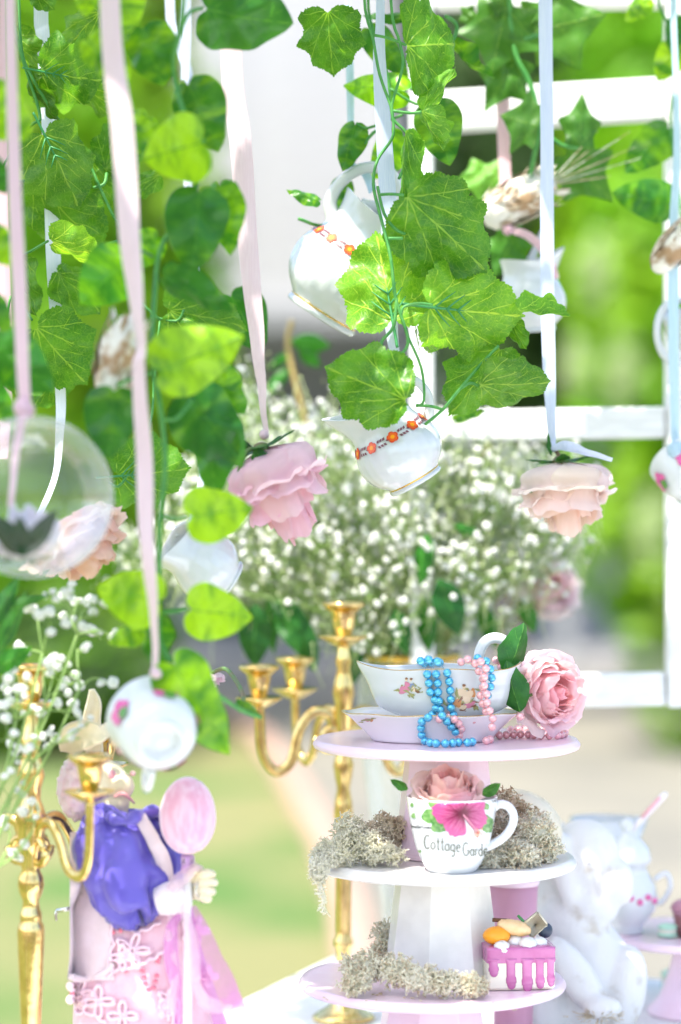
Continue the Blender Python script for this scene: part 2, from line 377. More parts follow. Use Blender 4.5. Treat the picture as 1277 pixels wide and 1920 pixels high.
for px in (470, 700):
    q = P(px, 960, hz + 3.0); w = MB(); w.box((q.x, hz + 3.02, 1.35), (.7, .08, 2.1)); w.build('porch_door' if px > 500 else 'porch_window', mat('dim_glass', (.10, .11, .12), .2), h, False)
for px in (742, 1060):
    q = P(px, 960, hz + .12); w = MB(); w.box((q.x, hz + .13, 1.45), (.13, .13, 2.54)); w.build('post', m_render, h, False)

def leaf_mat(name, c1, c2, tr=.4):
    return mat(name, c1, .55, col2=c2, nscale=1.4, trans=tr, nlow=.4, nhigh=.6, detail=2)
m_yg = leaf_mat('bright_hedge_leaf', (.17, .44, .004), (.27, .50, .008), .5); m_ol = leaf_mat('olive_hedge_leaf', (.13, .26, .008), (.21, .33, .012), .45)
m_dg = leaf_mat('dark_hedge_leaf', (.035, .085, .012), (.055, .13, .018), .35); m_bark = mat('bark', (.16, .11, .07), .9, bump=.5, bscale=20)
def shrub(name, label, cat, c, dims, n, size, mats, seed, trunk=.06, group='shrubs and trees behind the lawn', lumps=16):
    rr = random.Random(seed); c = Vector(c)
    t = thing(name, label, cat, (c.x, c.y, 0), group=group)
    tk = MB(); top = c + Vector((0, 0, dims[2] * .3))
    tk.tube(spline([(c.x, c.y, 0), (c.x + .05, c.y, c.z * .4), top], 4), [trunk * (1 - .08 * i) for i in range(9)], 8)
    for i in range(6):
        a = i * 1.05; s0 = Vector((c.x, c.y, max(.15, c.z - dims[2] * rr.uniform(.2, .9))))
        e = c + Vector((cos(a) * dims[0] * .6, sin(a) * dims[1] * .6, rr.uniform(-.3, .6) * dims[2]))
        tk.tube([s0, s0.lerp(e, .5) + Vector((0, 0, .1)), e], [trunk * .4, trunk * .25, trunk * .1], 5)
    tk.build('trunk', m_bark, t)
    mb = MB()
    lump = []
    for i in range(lumps):
        q = Vector((rr.gauss(0, 1), rr.gauss(0, 1), rr.gauss(0, 1))).normalized() * rr.uniform(.35, .8)
        lump.append((q, rr.uniform(.28, .5)))
    for i in range(n):
        q, lr = rr.choice(lump); u = Vector((rr.gauss(0, 1), rr.gauss(0, 1), rr.gauss(0, 1))).normalized()
        p = q + u * lr * rr.uniform(.75, 1.05)
        p = c + Vector((p.x * dims[0], p.y * dims[1], p.z * dims[2]))
        if p.z < .05: p.z = .05 + rr.random() * .3
        nrm = (u + Vector((rr.gauss(0, .5), rr.gauss(0, .5), rr.gauss(.3, .5)))).normalized()
        a = nrm.orthogonal().normalized(); a = Quaternion(nrm, rr.uniform(0, 6.28)) @ a; b3 = nrm.cross(a)
        s = size * rr.uniform(.6, 1.3)
        mb.add([p - a * s, p + b3 * s * .45 + nrm * s * .15, p + a * s, p - b3 * s * .45 + nrm * s * .15], [(0, 1, 2, 3)], 0 if rr.random() < .8 else len(mats) - 1)
    mb.build('crown', mats, t, False)
    return t
G1 = 'shrubs and trees behind the lawn'
shrub('shrub', 'broad bright green shrub behind the vines at the far left', 'shrub', (-1.78, 14.5, 2.2), (1.12, .9, 2.2), 13000, .10, [m_yg, m_ol], 1, lumps=36)
shrub('tree', 'tall olive green tree rising behind the left vines', 'tree', (-1.95, 16.0, 4.6), (1.25, 1.0, 1.9), 9000, .11, [m_ol, m_yg], 2, .09)
shrub('shrub', 'low dark shrub at the foot of the left shrubs', 'shrub', (-1.75, 13.2, .45), (.95, .6, .5), 3000, .07, [m_dg, m_yg], 3, .03)
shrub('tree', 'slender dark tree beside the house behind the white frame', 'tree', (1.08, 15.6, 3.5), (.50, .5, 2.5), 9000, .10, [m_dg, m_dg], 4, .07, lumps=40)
shrub('shrub', 'tall bright lime shrub filling the right of the white frame', 'shrub', (2.22, 13.2, 2.45), (1.22, .9, 2.2), 15000, .10, [m_yg, m_yg], 5, lumps=40)
SH = bpy.data.objects.get('shrub.002') or [o for o in COL.objects if 'lime shrub' in o.get('label', '')][0]
m_hl = mat('pale_highlight', (.32, .42, .16), .7, trans=.3)  # pale flecks colour in the blurred highlights of the lime shrub
for (bx_, by_, bw, bh, sd_) in ((1118, 505, 26, 60, 1), (1165, 700, 30, 62, 2), (1222, 985, 28, 66, 3), (1080, 690, 16, 40, 4)):
    rr = random.Random(sd_); mb = MB(); c_ = P(bx_, by_, 12.25)
    for i in range(160):
        u = Vector((rr.gauss(0, .5), rr.gauss(0, .5), rr.gauss(0, .5))); p = c_ + Vector((u.x * S(bw, 12.25), u.y * .1, u.z * S(bh, 12.25))); n_ = Vector((rr.gauss(0, .5), -1, rr.gauss(.5, .5))).normalized(); a = n_.orthogonal().normalized(); b3 = n_.cross(a); q = .022
        mb.add([p - a * q, p + b3 * q, p + a * q, p - b3 * q], [(0, 1, 2, 3)])
    o = mb.build('shrub_highlight', m_hl, SH, False); o['kind'] = 'stuff'
shrub('shrub', 'olive green shrub at the far right behind the frame post', 'shrub', (3.3, 14.5, 2.3), (1.0, .8, 2.3), 8000, .10, [m_ol, m_yg], 6)
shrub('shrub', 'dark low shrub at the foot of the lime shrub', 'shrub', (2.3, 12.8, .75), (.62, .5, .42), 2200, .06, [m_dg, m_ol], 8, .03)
shrub('tree', 'pale green tree standing high above the right shrubs', 'tree', (2.9, 17.5, 5.0), (1.8, 1.0, 1.7), 5500, .10, [m_ol, m_yg], 7, .1)
# far belt of trees as one mass so that nothing is bare beyond the house
mb = MB(); rr = random.Random(99)
for i in range(9000):
    x = rr.uniform(-24, 24); z = rr.uniform(0, 7.5) * (1 - .1 * sin(x * 1.1)); y = 30 + rr.uniform(-1.5, 1.5) + sin(x) * .8; s = rr.uniform(.2, .4)
    nrm = Vector((rr.gauss(0, .6), -1, rr.gauss(.4, .6))).normalized(); a = nrm.orthogonal().normalized(); b3 = nrm.cross(a)
    p = Vector((x, y, z)); mb.add([p - a * s, p + b3 * s * .6, p + a * s, p - b3 * s * .6], [(0, 1, 2, 3)], i % 2)
o = mb.build('treeline', [m_ol, m_dg], smooth=False); o['kind'] = 'stuff'; tag(o, 'far belt of trees beyond the house and shrubs', 'trees')

# ------------------------------------------------------------------ table, white frame with added overhead bars
TZ = CZ - .552
tb = thing('table', 'white painted table under the cake stands and the toy', 'table', (.3, 2.5, 0))
A = Vector((-.45, 1.86, 0)); B = P(625, 960, 3.01); e1 = (Vector((B.x, B.y, 0)) - A); e1.z = 0
ln = e1.length; e1.normalize(); e2 = Vector((e1.y, -e1.x, 0)); rotz = Matrix((e2, e1, Vector((0, 0, 1)))).transposed()
W = 1.75
cen = A + e1 * ln / 2 + e2 * W / 2
t = MB(); t.box((cen.x, cen.y, TZ - .016), (W, ln, .032), rotz, bev=.005); t.build('table_top', M_WOODWHITE, tb, False)
ap = MB()
for s in (0, 1):
    q = A + e1 * (ln * s + (.06 if s == 0 else -.06)) + e2 * W / 2; ap = MB(); ap.box((q.x, q.y, TZ - .075), (W - .16, .022, .08), rotz); ap.build('apron', M_WOODWHITE, tb, False)
    q = A + e2 * (W * s + (.06 if s == 0 else -.06)) + e1 * ln / 2; ap = MB(); ap.box((q.x, q.y, TZ - .075), (.022, ln - .16, .08), rotz); ap.build('apron', M_WOODWHITE, tb, False)
for i in (0, 1):
    for j in (0, 1):
        q = A + e1 * (.06 if i == 0 else ln - .06) + e2 * (.06 if j == 0 else W - .06)
        l = MB(); l.box((q.x, q.y, (TZ - .032) / 2), (.055, .055, TZ - .034), rotz, bev=.004); l.build('leg', M_WOODWHITE, tb, False)

FD = 2.76
fr = thing('display_frame', 'white wooden frame with cross rails behind the flowers and added overhead bars', 'frame', P(1025, 1300, FD))
def bar(name, a, b2, w, dpt, mats=M_WOODWHITE):
    a = Vector(a); b2 = Vector(b2); z = (b2 - a).normalized(); L = (b2 - a).length
    x = Vector((0, 1, 0)) if abs(z.y) < .9 else Vector((1, 0, 0)); rot = frame(z, x)
    m = MB(); m.box((a + b2) / 2, (dpt, w, L), rot, bev=.003); return m.build(name, mats, fr, False)
zt = 1.99
sx = P(1264, 960, FD).x; mx_ = P(792, 960, FD).x
def FP(x, y): return P(x, y, FD + (1264 - x) * .0001)
bar('stile', P(1266, 1325, FD), Vector((sx, FD, zt)), S(34, FD), .034)
bar('stile', P(792, 1325, FD + .045), Vector((mx_, FD + .045, zt)), S(46, FD), .034)
for (y0, y1, th) in ((8, 2, 26), (212, 186, 78), (800, 792, 58), (1300, 1291, 62)):
    a = P(816, y0, FD + .042); b2 = P(1248, y1, FD + .002); bar('rail', a, b2, S(th, FD), .028)
# unseen bars and posts added to carry the ribbons and dapple the shade
ys = (1.72, 1.9, 2.06, 2.2, 2.36, 2.5, 2.62)
for xx in (-.62, .62):
    bar('side_beam', (xx, 1.55, zt + .02), (xx, FD + .02, zt + .02), .04, .04)
    bar('post', (xx, 1.62, 0), (xx, 1.62, zt - .002), .045, .045); bar('post', (xx, FD - .03, 0), (xx, FD - .03, zt - .002), .045, .045)
bar('back_beam', (-.60, FD + .02, zt + .018), (.60, FD + .02, zt + .018), .036, .03)
for yy in ys: bar('added_overhead_bar', (-.64, yy, zt + .052), (.64, yy, zt + .052), .018, .018)
# ------------------------------------------------------------------ leaves
def outline(ctrl, n, sharp=False, ser=0., sf=46, seed=0):
    pts = [Vector((x, y, 0)) for x, y in ctrl]
    if sharp:
        half = []
        for a, b2 in zip(pts, pts[1:]):
            for k in range(6): half.append(a.lerp(b2, k / 6))
        half.append(pts[-1])
        for _ in range(1): half = [half[0]] + [(half[i - 1] + half[i] * 3 + half[i + 1]) / 5 for i in range(1, len(half) - 1)] + [half[-1]]
    else: half = spline(pts, 8)
    L = [0]
    for a, b2 in zip(half, half[1:]): L.append(L[-1] + (b2 - a).length)
    out = []; j = 0
    for k in range(n + 1):
        s = L[-1] * k / n
        while j < len(half) - 2 and L[j + 1] < s: j += 1
        t = (s - L[j]) / max(1e-9, L[j + 1] - L[j]); out.append(half[j].lerp(half[j + 1], t))
    rr = random.Random(seed); c = Vector((0, .42, 0))
    right = []
    for k, q in enumerate(out):
        d = (q - c)
        if ser and 2 < k < n - 1:
            w = (k * sf / n) % 1.0; q = q + d.normalized() * ser * ((w ** .7) - .5 + rr.uniform(-.35, .35))
        right.append(q)
    left = [Vector((-q.x * (1 + .05 * sin(i * .3 + seed)), q.y, 0)) for i, q in enumerate(right)]
    return right + left[-2:0:-1]
def leaf_mesh(name, ctrl, material, n=44, rings=8, sharp=False, ser=0., fold=.15, cup=.1, wave=.03, droop=.15, seed=0, sf=46, blis=.0, bend=0.):
    ol = outline(ctrl, n, sharp, ser, sf, seed); c = Vector((0, .36, 0)); m = MB()
    def z(p):
        ax = abs(p.x)
        q = -fold * ax - cup * (p.x ** 2) * 2 - droop * max(0, p.y - .25) ** 2 + wave * noise.noise(Vector((p.x * 4 + seed * 7.3, p.y * 4, seed))) * 2 + wave * .9 * sin(p.y * 13 + seed) * min(1, ax * 3)
        q += blis * noise.noise(Vector((p.x * 14, p.y * 14, seed * 3.1)))
        q += bend * max(0, p.x - .12) ** 2
        return q
    vs = []; lp = []; fs = []; M = len(ol)
    vs.append((c.x, c.y, z(c))); lp.append(tuple(c))
    for r in range(1, rings + 1):
        t = r / rings
        for q in ol:
            p = c.lerp(q, t); vs.append((p.x, p.y, z(p))); lp.append((p.x, p.y, 0))
    for i in range(M): fs.append((0, 1 + i, 1 + (i + 1) % M))
    for r in range(rings - 1):
        for i in range(M):
            a = 1 + r * M + i; b2 = 1 + r * M + (i + 1) % M; fs.append((a, a + M, b2 + M, b2))
    m.add(vs, fs, 0, lp); return m.mesh(name, material, True, True)
GR = [(0, .075), (.07, .02), (.16, -.02), (.34, .01), (.50, .16), (.43, .31), (.45, .42), (.54, .57), (.41, .65), (.35, .72), (.31, .84), (.14, .92), (0, 1.05)]
GR2 = [(0, .05), (.10, .0), (.25, .03), (.42, .14), (.47, .30), (.45, .45), (.47, .60), (.34, .72), (.24, .86), (.1, .95), (0, 1.03)]
PO = [(0, .07), (.06, .01), (.15, -.01), (.32, .06), (.42, .24), (.41, .42), (.33, .64), (.20, .83), (.08, .94), (0, 1.0)]
IV = [(0, .06), (.10, .0), (.40, -.03), (.33, .22), (.56, .50), (.27, .60), (.13, .80), (0, 1.0)]
LA = [(0, 0), (.05, .05), (.16, .22), (.20, .42), (.17, .64), (.09, .85), (0, 1.0)]
RL = [(0, 0), (.08, .03), (.24, .18), (.31, .38), (.27, .60), (.15, .83), (0, 1.0)]
LEAF = {
 'g': [leaf_mesh('grape_leaf', GR, M_GRAPE, 96, 12, ser=.03, fold=.12, cup=.25, wave=.05, droop=.25, seed=1, blis=.012),
       leaf_mesh('grape_leaf', GR2, M_GRAPE, 96, 12, ser=.03, fold=.22, cup=.1, wave=.06, droop=.1, seed=2, blis=.012),
       leaf_mesh('grape_leaf', GR, M_GRAPE, 96, 12, ser=.034, fold=-.1, cup=.3, wave=.06, droop=.5, seed=3, blis=.012, bend=-.8),
       leaf_mesh('grape_leaf', GR2, M_GRAPE, 96, 12, ser=.03, fold=.85, cup=-.2, wave=.05, droop=.15, seed=4, blis=.012)],
 'p': [leaf_mesh('pothos_leaf', PO, M_POTHOS, 28, 7, fold=.2, cup=.1, wave=.03, droop=.2, seed=5), leaf_mesh('pothos_leaf', PO, M_POTHOS, 28, 7, fold=.05, cup=.4, wave=.05, droop=.4, seed=6)],
 'i': [leaf_mesh('ivy_leaf', IV, M_IVY, 36, 7, sharp=True, fold=.12, cup=.1, wave=.04, droop=.15, seed=7), leaf_mesh('ivy_leaf', IV, M_IVY, 36, 7, sharp=True, fold=.3, cup=.0, wave=.05, droop=.3, seed=8)],
 'l': [leaf_mesh('lance_leaf', LA, M_LANCE, 24, 6, fold=.3, cup=.1, wave=.02, droop=.2, seed=9), leaf_mesh('lance_leaf', LA, M_LANCE, 24, 6, fold=.15, cup=.2, wave=.03, droop=.5, seed=10)],
 'r': [leaf_mesh('rose_leaf', RL, M_LANCE, 40, 6, ser=.012, fold=.3, cup=.2, wave=.03, droop=.3, seed=11)],
}
pm = MB(); pm.tube(spline([(0, -.22, .012), (0, .0, .012), (0, .2, .003), (0, .46, -.01)], 5), [.015] * 8 + [.014, .013, .012, .011, .010, .009, .008, .006], 6)
for k_, (y, l) in enumerate(((.1, .17), (.22, .15), (.33, .11))):
    for s in (-1, 1): pm.tube([(0, y, .008), (s * l * .5, y + l * .5, .004), (s * l, y + l * 1.1, -s * 0 - .02)], [.011, .009, .004], 5)
PETIOLE = pm.mesh('petiole', M_PETIOLE)
def put_leaf(par, kind, bx, by, tx, ty, d, w=1., roll=0., dt=0., col=(1, 1, 1), al=.5, var=None, ribs=False, name=None):
    a = P(bx, by, d); b2 = P(tx, ty, d + dt); y = (b2 - a); L = y.length; y.normalize()
    cam_dir = (Vector((0, 0, CZ)) - a).normalized()
    z = (cam_dir - y * cam_dir.dot(y)).normalized(); z = Quaternion(y, radians(roll)) @ z; x = y.cross(z)
    rot = Matrix((x, y, z)).transposed()
    ms = LEAF[kind]; me = ms[var if var is not None else R.randrange(len(ms) if kind != 'g' else 3)]
    o = link(name or 'leaf', me, par, a - par.location, rot, (L * w, L, L), (*col, al))
    if ribs:
        link('petiole', PETIOLE, o, (0, 0, .006), Matrix.Identity(3), (1 / w, 1, 1))
    return o
def stem(par, pts, r=.0016, n=4, name='stem', material=None, spl=True):
    q = [P(x, y, d) for x, y, d in pts]; m = MB(); m.tube(spline(q, n) if spl else q, r, 6); return m.build(name, material or M_STEM, par)
def garland(label, loc_px, d):
    return thing('leaf_garland', label, 'garland', P(loc_px[0], loc_px[1], d), group='leaf garlands hanging from the overhead bars')

def add_shade_leaves(par, kind, n, x0, x1, y0, y1, seed, size=.10):
    # unseen leaves added above the view to dapple the shade on things below
    rr = random.Random(seed); pts = []
    for i in range(n):
        t = i / max(1, n - 1); p = Vector((lerp(x0, x1, t) + rr.uniform(-.05, .05), lerp(y0, y1, t) + rr.uniform(-.06, .06), zt + .075 + rr.uniform(-.0, .05)))
        y = Vector((rr.gauss(0, 1), rr.gauss(0, 1), rr.gauss(-.1, .25))).normalized(); z = Vector((rr.gauss(0, .3), rr.gauss(0, .3), 1)); z = (z - y * z.dot(y)).normalized(); x = y.cross(z)
        L = size * rr.uniform(.8, 1.3); link('leaf', LEAF[kind][rr.randrange(2)], par, p - par.location, Matrix((x, y, z)).transposed(), (L, L, L), (1, 1, 1, .5))
        if i % 3 == 0: pts.append(p + Vector((0, 0, -.012)))
    m = MB(); m.tube(spline(pts, 4), .002, 6); m.build('stem', M_STEM, par)
# left grape garland (in focus)
D = 2.35
v = garland('serrated grape leaf garland hanging around the white ribbon at left', (90, -300), D)
LT = (1.35, 1.3, 1.1); DK = (.8, .85, .8)
for a in [('g', 70, 132, 197, 158, D, 1.15, 12, .02, (.85, .95, .8), .5, 2, True), ('g', 78, 243, 152, 388, D - .02, .92, -12, .02, (1.0, 1., 1.1), .5, 0, True),
          ('g', 55, 330, 190, 470, D + .02, .85, 20, .03, (.8, .9, .7), .5, 1), ('g', 92, 452, 190, 492, D - .01, .85, 55, -.02, (2.0, 1.7, 1.6), .5, 0),
          ('g', 105, 505, 190, 585, D + .03, .8, -30, .02, (.9, 1, .8), .5, 1), ('g', 62, 608, 160, 722, D - .01, 1.02, 8, .02, (.95, 1.05, .8), .5, 0),
          ('g', 197, 322, 262, 225, D + .05, .9, 10, 0, (.7, .85, .7), .5, 1), ('g', 300, 325, 235, 365, D + .06, .7, 30, 0, (.9, 1, .9), .5, 1),
          ('g', 308, 582, 468, 605, D + .05, .82, -18, .02, (1.1, 1.15, 1.0), .5, 2), ('g', 212, 893, 358, 882, D, .95, 12, .02, (.8, .95, .75), .5, 0, True),
          ('g', 50, 128, 88, 232, D + .01, .5, 62, 0, (.8, .85, .75)), ('g', 60, -25, 100, 18, D, 1, 20, 0, (.8, .9, .8)), ('g', 32, 480, 64, 595, D + .02, .55, 58, 0, (.8, .9, .8)),
          ('g', 168, 300, 205, 385, D + .06, .8, 20, 0, (.9, 1, .8)), ('g', 40, 640, 20, 740, D + .03, .8, 25, 0, (.9, 1, .8)), ('g', 150, 160, 235, 215, D + .05, .8, 25, 0, (1.1, 1.1, .9)), ('g', 345, 545, 430, 640, D + .07, .8, -20, 0, (1.1, 1.15, .9)), ('g', 120, 690, 60, 760, D + .05, .8, 20, 0, (.9, 1, .8)), ('g', 190, 20, 120, 90, D + .05, .9, 20, 0, (1.1, 1.1, .9)), ('g', 20, 60, 70, 130, D + .04, .8, 40, 0), ('g', 120, -190, 40, -60, D, .9, 30, 0), ('g', 70, -120, 190, -70, D, .9, -20, 0)]: put_leaf(v, *a)
stem(v, [(20, -300, D), (10, -40, D), (30, 60, D), (42, 110, D), (75, 215, D + .01), (62, 232, D), (40, 260, D + .02), (60, 320, D + .03)])
stem(v, [(35, -20, D + .01), (40, 90, D + .01), (60, 145, D), (110, 225, D + .02), (150, 265, D + .03), (180, 335, D + .03), (210, 400, D + .02), (225, 430, D + .03), (245, 540, D + .04), (300, 600, D + .05)])
stem(v, [(175, 352, D + .03), (195, 345, D + .03), (200, 325, D + .04)]); stem(v, [(220, 452, D + .03), (200, 462, D + .02), (188, 490, D + .02)])
stem(v, [(40, 260, D + .02), (3, 320, D + .02), (30, 340, D + .02), (55, 335, D + .02)], .0013)
stem(v, [(20, 555, D + .02), (10, 610, D + .02), (4, 680, D + .02)], .0013); stem(v, [(282, 592, D + .05), (330, 602, D + .05), (345, 580, D + .05)], .0013)
stem(v, [(60, 600, D), (40, 560, D + .02), (34, 490, D + .02), (60, 470, D + .02), (90, 452, D)], .0013)
stem(v, [(300, 600, D + .05), (290, 700, D + .04), (280, 800, D + .03), (230, 905, D), (205, 905, D)], .0013)

# left front pothos garland (out of focus)
BR = (1.35, 1.3, .8); D = 2.07
v = garland('variegated heart leaf garland with lime leaves hanging in front at left', (330, -300), D)
for a in [(375, 15, 560, 55, D + .06, .95, 12, .03, (.9, 1, 1), .36), (225, -30, 245, 60, D, 1.2, -20, 0, BR, .68), (265, 45, 300, 160, D + .03, 1.0, 15, 0, (1.2, 1.2, .9), .5),
          (160, 70, 235, 160, D + .02, .8, 20, 0, (1.2, 1.2, .9), .62), (385, 265, 262, 300, D - .02, 1.15, 5, .02, BR, .74, 0), (350, 150, 405, 285, D + .06, .85, 18, 0, (.95, 1, .9), .45),
          (375, 350, 362, 512, D + .02, .88, -8, 0, (.75, .95, 1), .42), (410, 340, 425, 480, D + .05, .7, 30, 0, (1.1, 1.2, .8), .55), (245, 480, 150, 570, D + .03, 1.05, 0, 0, (1.5, 1.7, .9), .5),
          (300, 515, 432, 592, D + .02, .65, 40, 0, (.7, .9, 1), .36), (290, 700, 462, 630, D - .04, .82, 5, .02, BR, .72, 0), (215, 725, 205, 862, D - .02, .92, -10, 0, (.75, .9, .9), .40),
          (345, 735, 460, 870, D + .03, .9, -10, 0, (.75, .95, 1), .42), (400, 780, 395, 935, D + .04, .72, 22, 0, (1.0, 1.1, .8), .42), (350, 970, 478, 950, D - .02, .95, -8, .02, BR, .68),
          (305, 1130, 180, 1098, D - .02, 1.05, 12, 0, BR, .68), (285, 1150, 285, 1262, D + .01, .75, 30, 0, (1.0, 1.2, .8), .5), (350, 1142, 478, 1158, D - .01, .95, -5, .02, BR, .72, 0),
          (318, 1235, 438, 1418, D - .03, .62, -15, .03, (1.3, 1.35, .7), .62, 0), (440, 1318, 490, 1350, D + .06, .5, 30, 0, (1, 1, .9), .5), (270, 1180, 200, 1200, D, .8, 20, 0, BR, .64),
          (300, 440, 225, 505, D + .06, .8, 10, 0, (1.3, 1.4, .8), .6), (280, 215, 210, 300, D + .06, .8, 15, 0, (1.2, 1.2, .8), .55), (330, 620, 400, 720, D + .05, .8, 15, 0, (1, 1.1, .8), .5), (395, 690, 455, 780, D + .06, .75, 15, 0, (1.1, 1.2, .8), .55), (165, -40, 160, 30, D + .02, .9, 0, 0, BR, .7), (300, -160, 380, -80, D, .9, 0, 0), (240, -200, 180, -130, D, .9, 0, 0)]: put_leaf(v, 'p', *a)
stem(v, [(330, -300, D), (345, -60, D), (340, 40, D), (325, 110, D + .02), (330, 160, D + .04), (350, 230, D), (372, 330, D + .04), (340, 400, D + .05), (300, 470, D + .05), (290, 560, D + .04), (285, 680, D + .01), (300, 760, D), (310, 870, D), (300, 980, D), (298, 1120, D), (300, 1200, D + .01), (320, 1240, D)], .0022)
stem(v, [(325, 110, D + .02), (350, 30, D + .03), (378, 15, D + .05)], .0018); stem(v, [(350, 230, D), (372, 260, D), (385, 265, D)], .0018)
stem(v, [(300, 785, D), (330, 785, D), (360, 750, D + .02)], .0018); stem(v, [(298, 1148, D), (330, 1146, D), (352, 1142, D)], .0022); stem(v, [(304, 968, D), (330, 972, D), (352, 968, D)], .002)
stem(v, [(330, 1245, D), (390, 1290, D + .02), (450, 1330, D + .05), (490, 1345, D + .06)], .002); stem(v, [(285, 690, D), (310, 692, D), (330, 675, D - .03)], .002)
stem(v, [(285, 480, D + .05), (262, 470, D + .03), (245, 480, D + .03)], .0018); stem(v, [(290, 700, D), (260, 705, D), (220, 722, D - .02)], .0018)
# left edge pothos
D = 2.02
v = garland('heart leaf garland cut by the left edge of the picture', (-30, -300), D)
for a in [(-45, 175, 50, 262, D, 1.0, 15, 0, BR, .64), (-40, 300, 25, 360, D, .8, 0, 0, (.8, 1, .9), .4), (-30, 430, 22, 500, D, .9, 20, 0, BR, .64), (-30, 560, 20, 620, D, .9, 0, 0, (1, 1.1, .9), .5),
          (-20, 640, 98, 735, D + .06, .85, 10, 0, (.8, 1, .85), .4), (-40, 720, 30, 790, D + .05, .8, 0, 0, (.9, 1.1, .9), .5)]: put_leaf(v, 'p', *a)
stem(v, [(-30, -300, D), (-35, 100, D), (-45, 300, D), (-35, 500, D), (-30, 640, D), (-40, 740, D)], .0022)

# middle back pothos garland (a little behind focus)
D = 2.45
v = garland('glossy heart leaf garland twisting behind the middle white ribbon', (700, -300), D)
for a in [(768, 172, 640, 158, D, .62, 10, .02, (1.5, 1.6, .8), .55), (668, 228, 640, 320, D, .72, 20, 0, (.9, 1, .9), .5, 0), (688, 48, 768, 142, D + .02, .6, -20, 0, (.9, 1, .9), .5), (770, 30, 680, 24, D + .02, .35, 40, 0, (.8, .9, .8), .4),
          (808, 188, 842, 310, D, .85, 8, 0, (.85, .95, .9), .5, 0), (642, 332, 638, 418, D + .05, .62, 0, 0, (.9, 1, .9), .45, 0), (602, 378, 538, 352, D, .55, 40, 0, (1.0, 1.1, .9), .5),
          (760, 250, 700, 335, D + .03, .85, 0, 0, (1.4, 1.5, .8), .6), (842, 78, 912, 160, D + .02, .55, 62, 0, (.9, 1, .9), .5), (850, 790, 912, 775, D + .08, .5, 40, 0, (1, 1.1, .9), .5), (430, 548, 490, 660, D + .05, .9, 15, 0, (.8, 1, .85), .4),
          (690, -120, 760, -40, D, .8, 0), (640, -60, 560, -90, D, .8, 0)]: put_leaf(v, 'p', *a)
stem(v, [(700, -300, D), (690, -20, D), (700, 60, D), (730, 160, D), (720, 230, D), (690, 260, D), (640, 345, D + .03), (612, 420, D + .02), (560, 410, D)], .0018)
stem(v, [(770, 165, D), (800, 170, D), (820, 120, D), (852, 70, D + .01), (855, 45, D + .01), (835, 30, D)], .0022); stem(v, [(730, 165, D), (780, 195, D), (808, 188, D)], .0015)
stem(v, [(755, 215, D), (690, 240, D), (668, 230, D)], .0015)

# centre grape garland (sharp)
D = 2.32
v = garland('serrated grape leaf garland hanging over the tipped cream jug', (720, -300), D)
for a in [(614, 14, 622, 142, D + .02, .98, 10, .02, (.8, .95, .75), .5, 0), (760, 86, 856, 82, D, 1.75, -10, .03, (1.0, 1.1, .9), .5, 1), (790, 205, 826, 284, D, .75, 38, .01, (1.3, 1.3, 1.3), .5, 3),
          (797, 215, 858, 128, D + .01, .38, 40, .01, (1.5, 1.5, 1.3), .5, 1), (762, 238, 748, 402, D - .01, .30, 20, 0, (1.2, 1.3, 1.0), .5, 3), (757, 362, 912, 508, D - .03, .92, -6, .02, (.85, .95, .85), .5, 1),
          (738, 612, 706, 430, D - .01, .92, 4, .02, (1.5, 1.4, 1.1), .5, 0, True), (795, 574, 985, 596, D - .02, .92, 6, .02, (1.55, 1.45, 1.1), .5, 0, True), (968, 580, 1068, 602, D - .01, .3, 58, .02, (1.4, 1.4, 1.1), .5, 3),
          (768, 752, 612, 690, D - .06, .98, -6, .0, (.9, 1.0, .75), .5, 1), (944, 646, 848, 782, D + .02, .74, -14, .02, (.9, 1.0, .75), .5, 0), (896, 724, 1034, 718, D - .01, .72, 20, .02, (1.1, 1.05, 1.1), .5, 1),
          (795, 492, 922, 506, D + .02, .55, 55, .02, (.8, .8, .9), .5, 0), (955, 600, 985, 655, D + .03, .7, 30, 0, (.9, 1, .8), .5, 1), (740, -150, 640, -60, D, .9, 0), (760, -60, 850, -110, D, .9, 10)]: put_leaf(v, 'g', *a)
stem(v, [(690, -300, D), (682, -20, D), (700, 75, D), (712, 140, D), (735, 205, D), (738, 225, D), (765, 255, D), (762, 300, D), (748, 335, D - .01)])
stem(v, [(735, -300, D), (733, 0, D), (750, 80, D), (755, 125, D), (735, 195, D), (738, 230, D), (735, 260, D), (708, 300, D), (700, 345, D - .01), (712, 400, D - .02), (732, 480, D - .03), (742, 560, D - .03), (764, 630, D - .03), (758, 658, D - .03), (740, 665, D - .03), (722, 660, D - .03), (716, 640, D - .03), (738, 612, D - .03), (744, 560, D - .03)])
stem(v, [(712, 365, D - .03), (735, 364, D - .04), (757, 366, D - .04)]); stem(v, [(708, 350, D - .01), (720, 400, D - .02), (742, 430, D - .02), (765, 440, D - .01)]); stem(v, [(728, 447, D - .03), (755, 447, D - .03)])
stem(v, [(752, 590, D - .03), (758, 575, D - .03), (785, 569, D - .03), (812, 572, D - .03)], .0016); stem(v, [(702, 66, D), (730, 72, D), (762, 85, D)], .0015); stem(v, [(737, 208, D), (770, 212, D), (790, 210, D)], .0016)
stem(v, [(797, 796, D), (830, 768, D), (860, 732, D), (900, 685, D), (935, 648, D)], .0017); stem(v, [(780, 760, D), (810, 762, D), (830, 768, D)], .0016); stem(v, [(865, 728, D), (882, 718, D), (898, 724, D)], .0016)
stem(v, [(764, 630, D - .03), (790, 690, D), (795, 750, D), (780, 762, D)], .0014)
mb = MB()
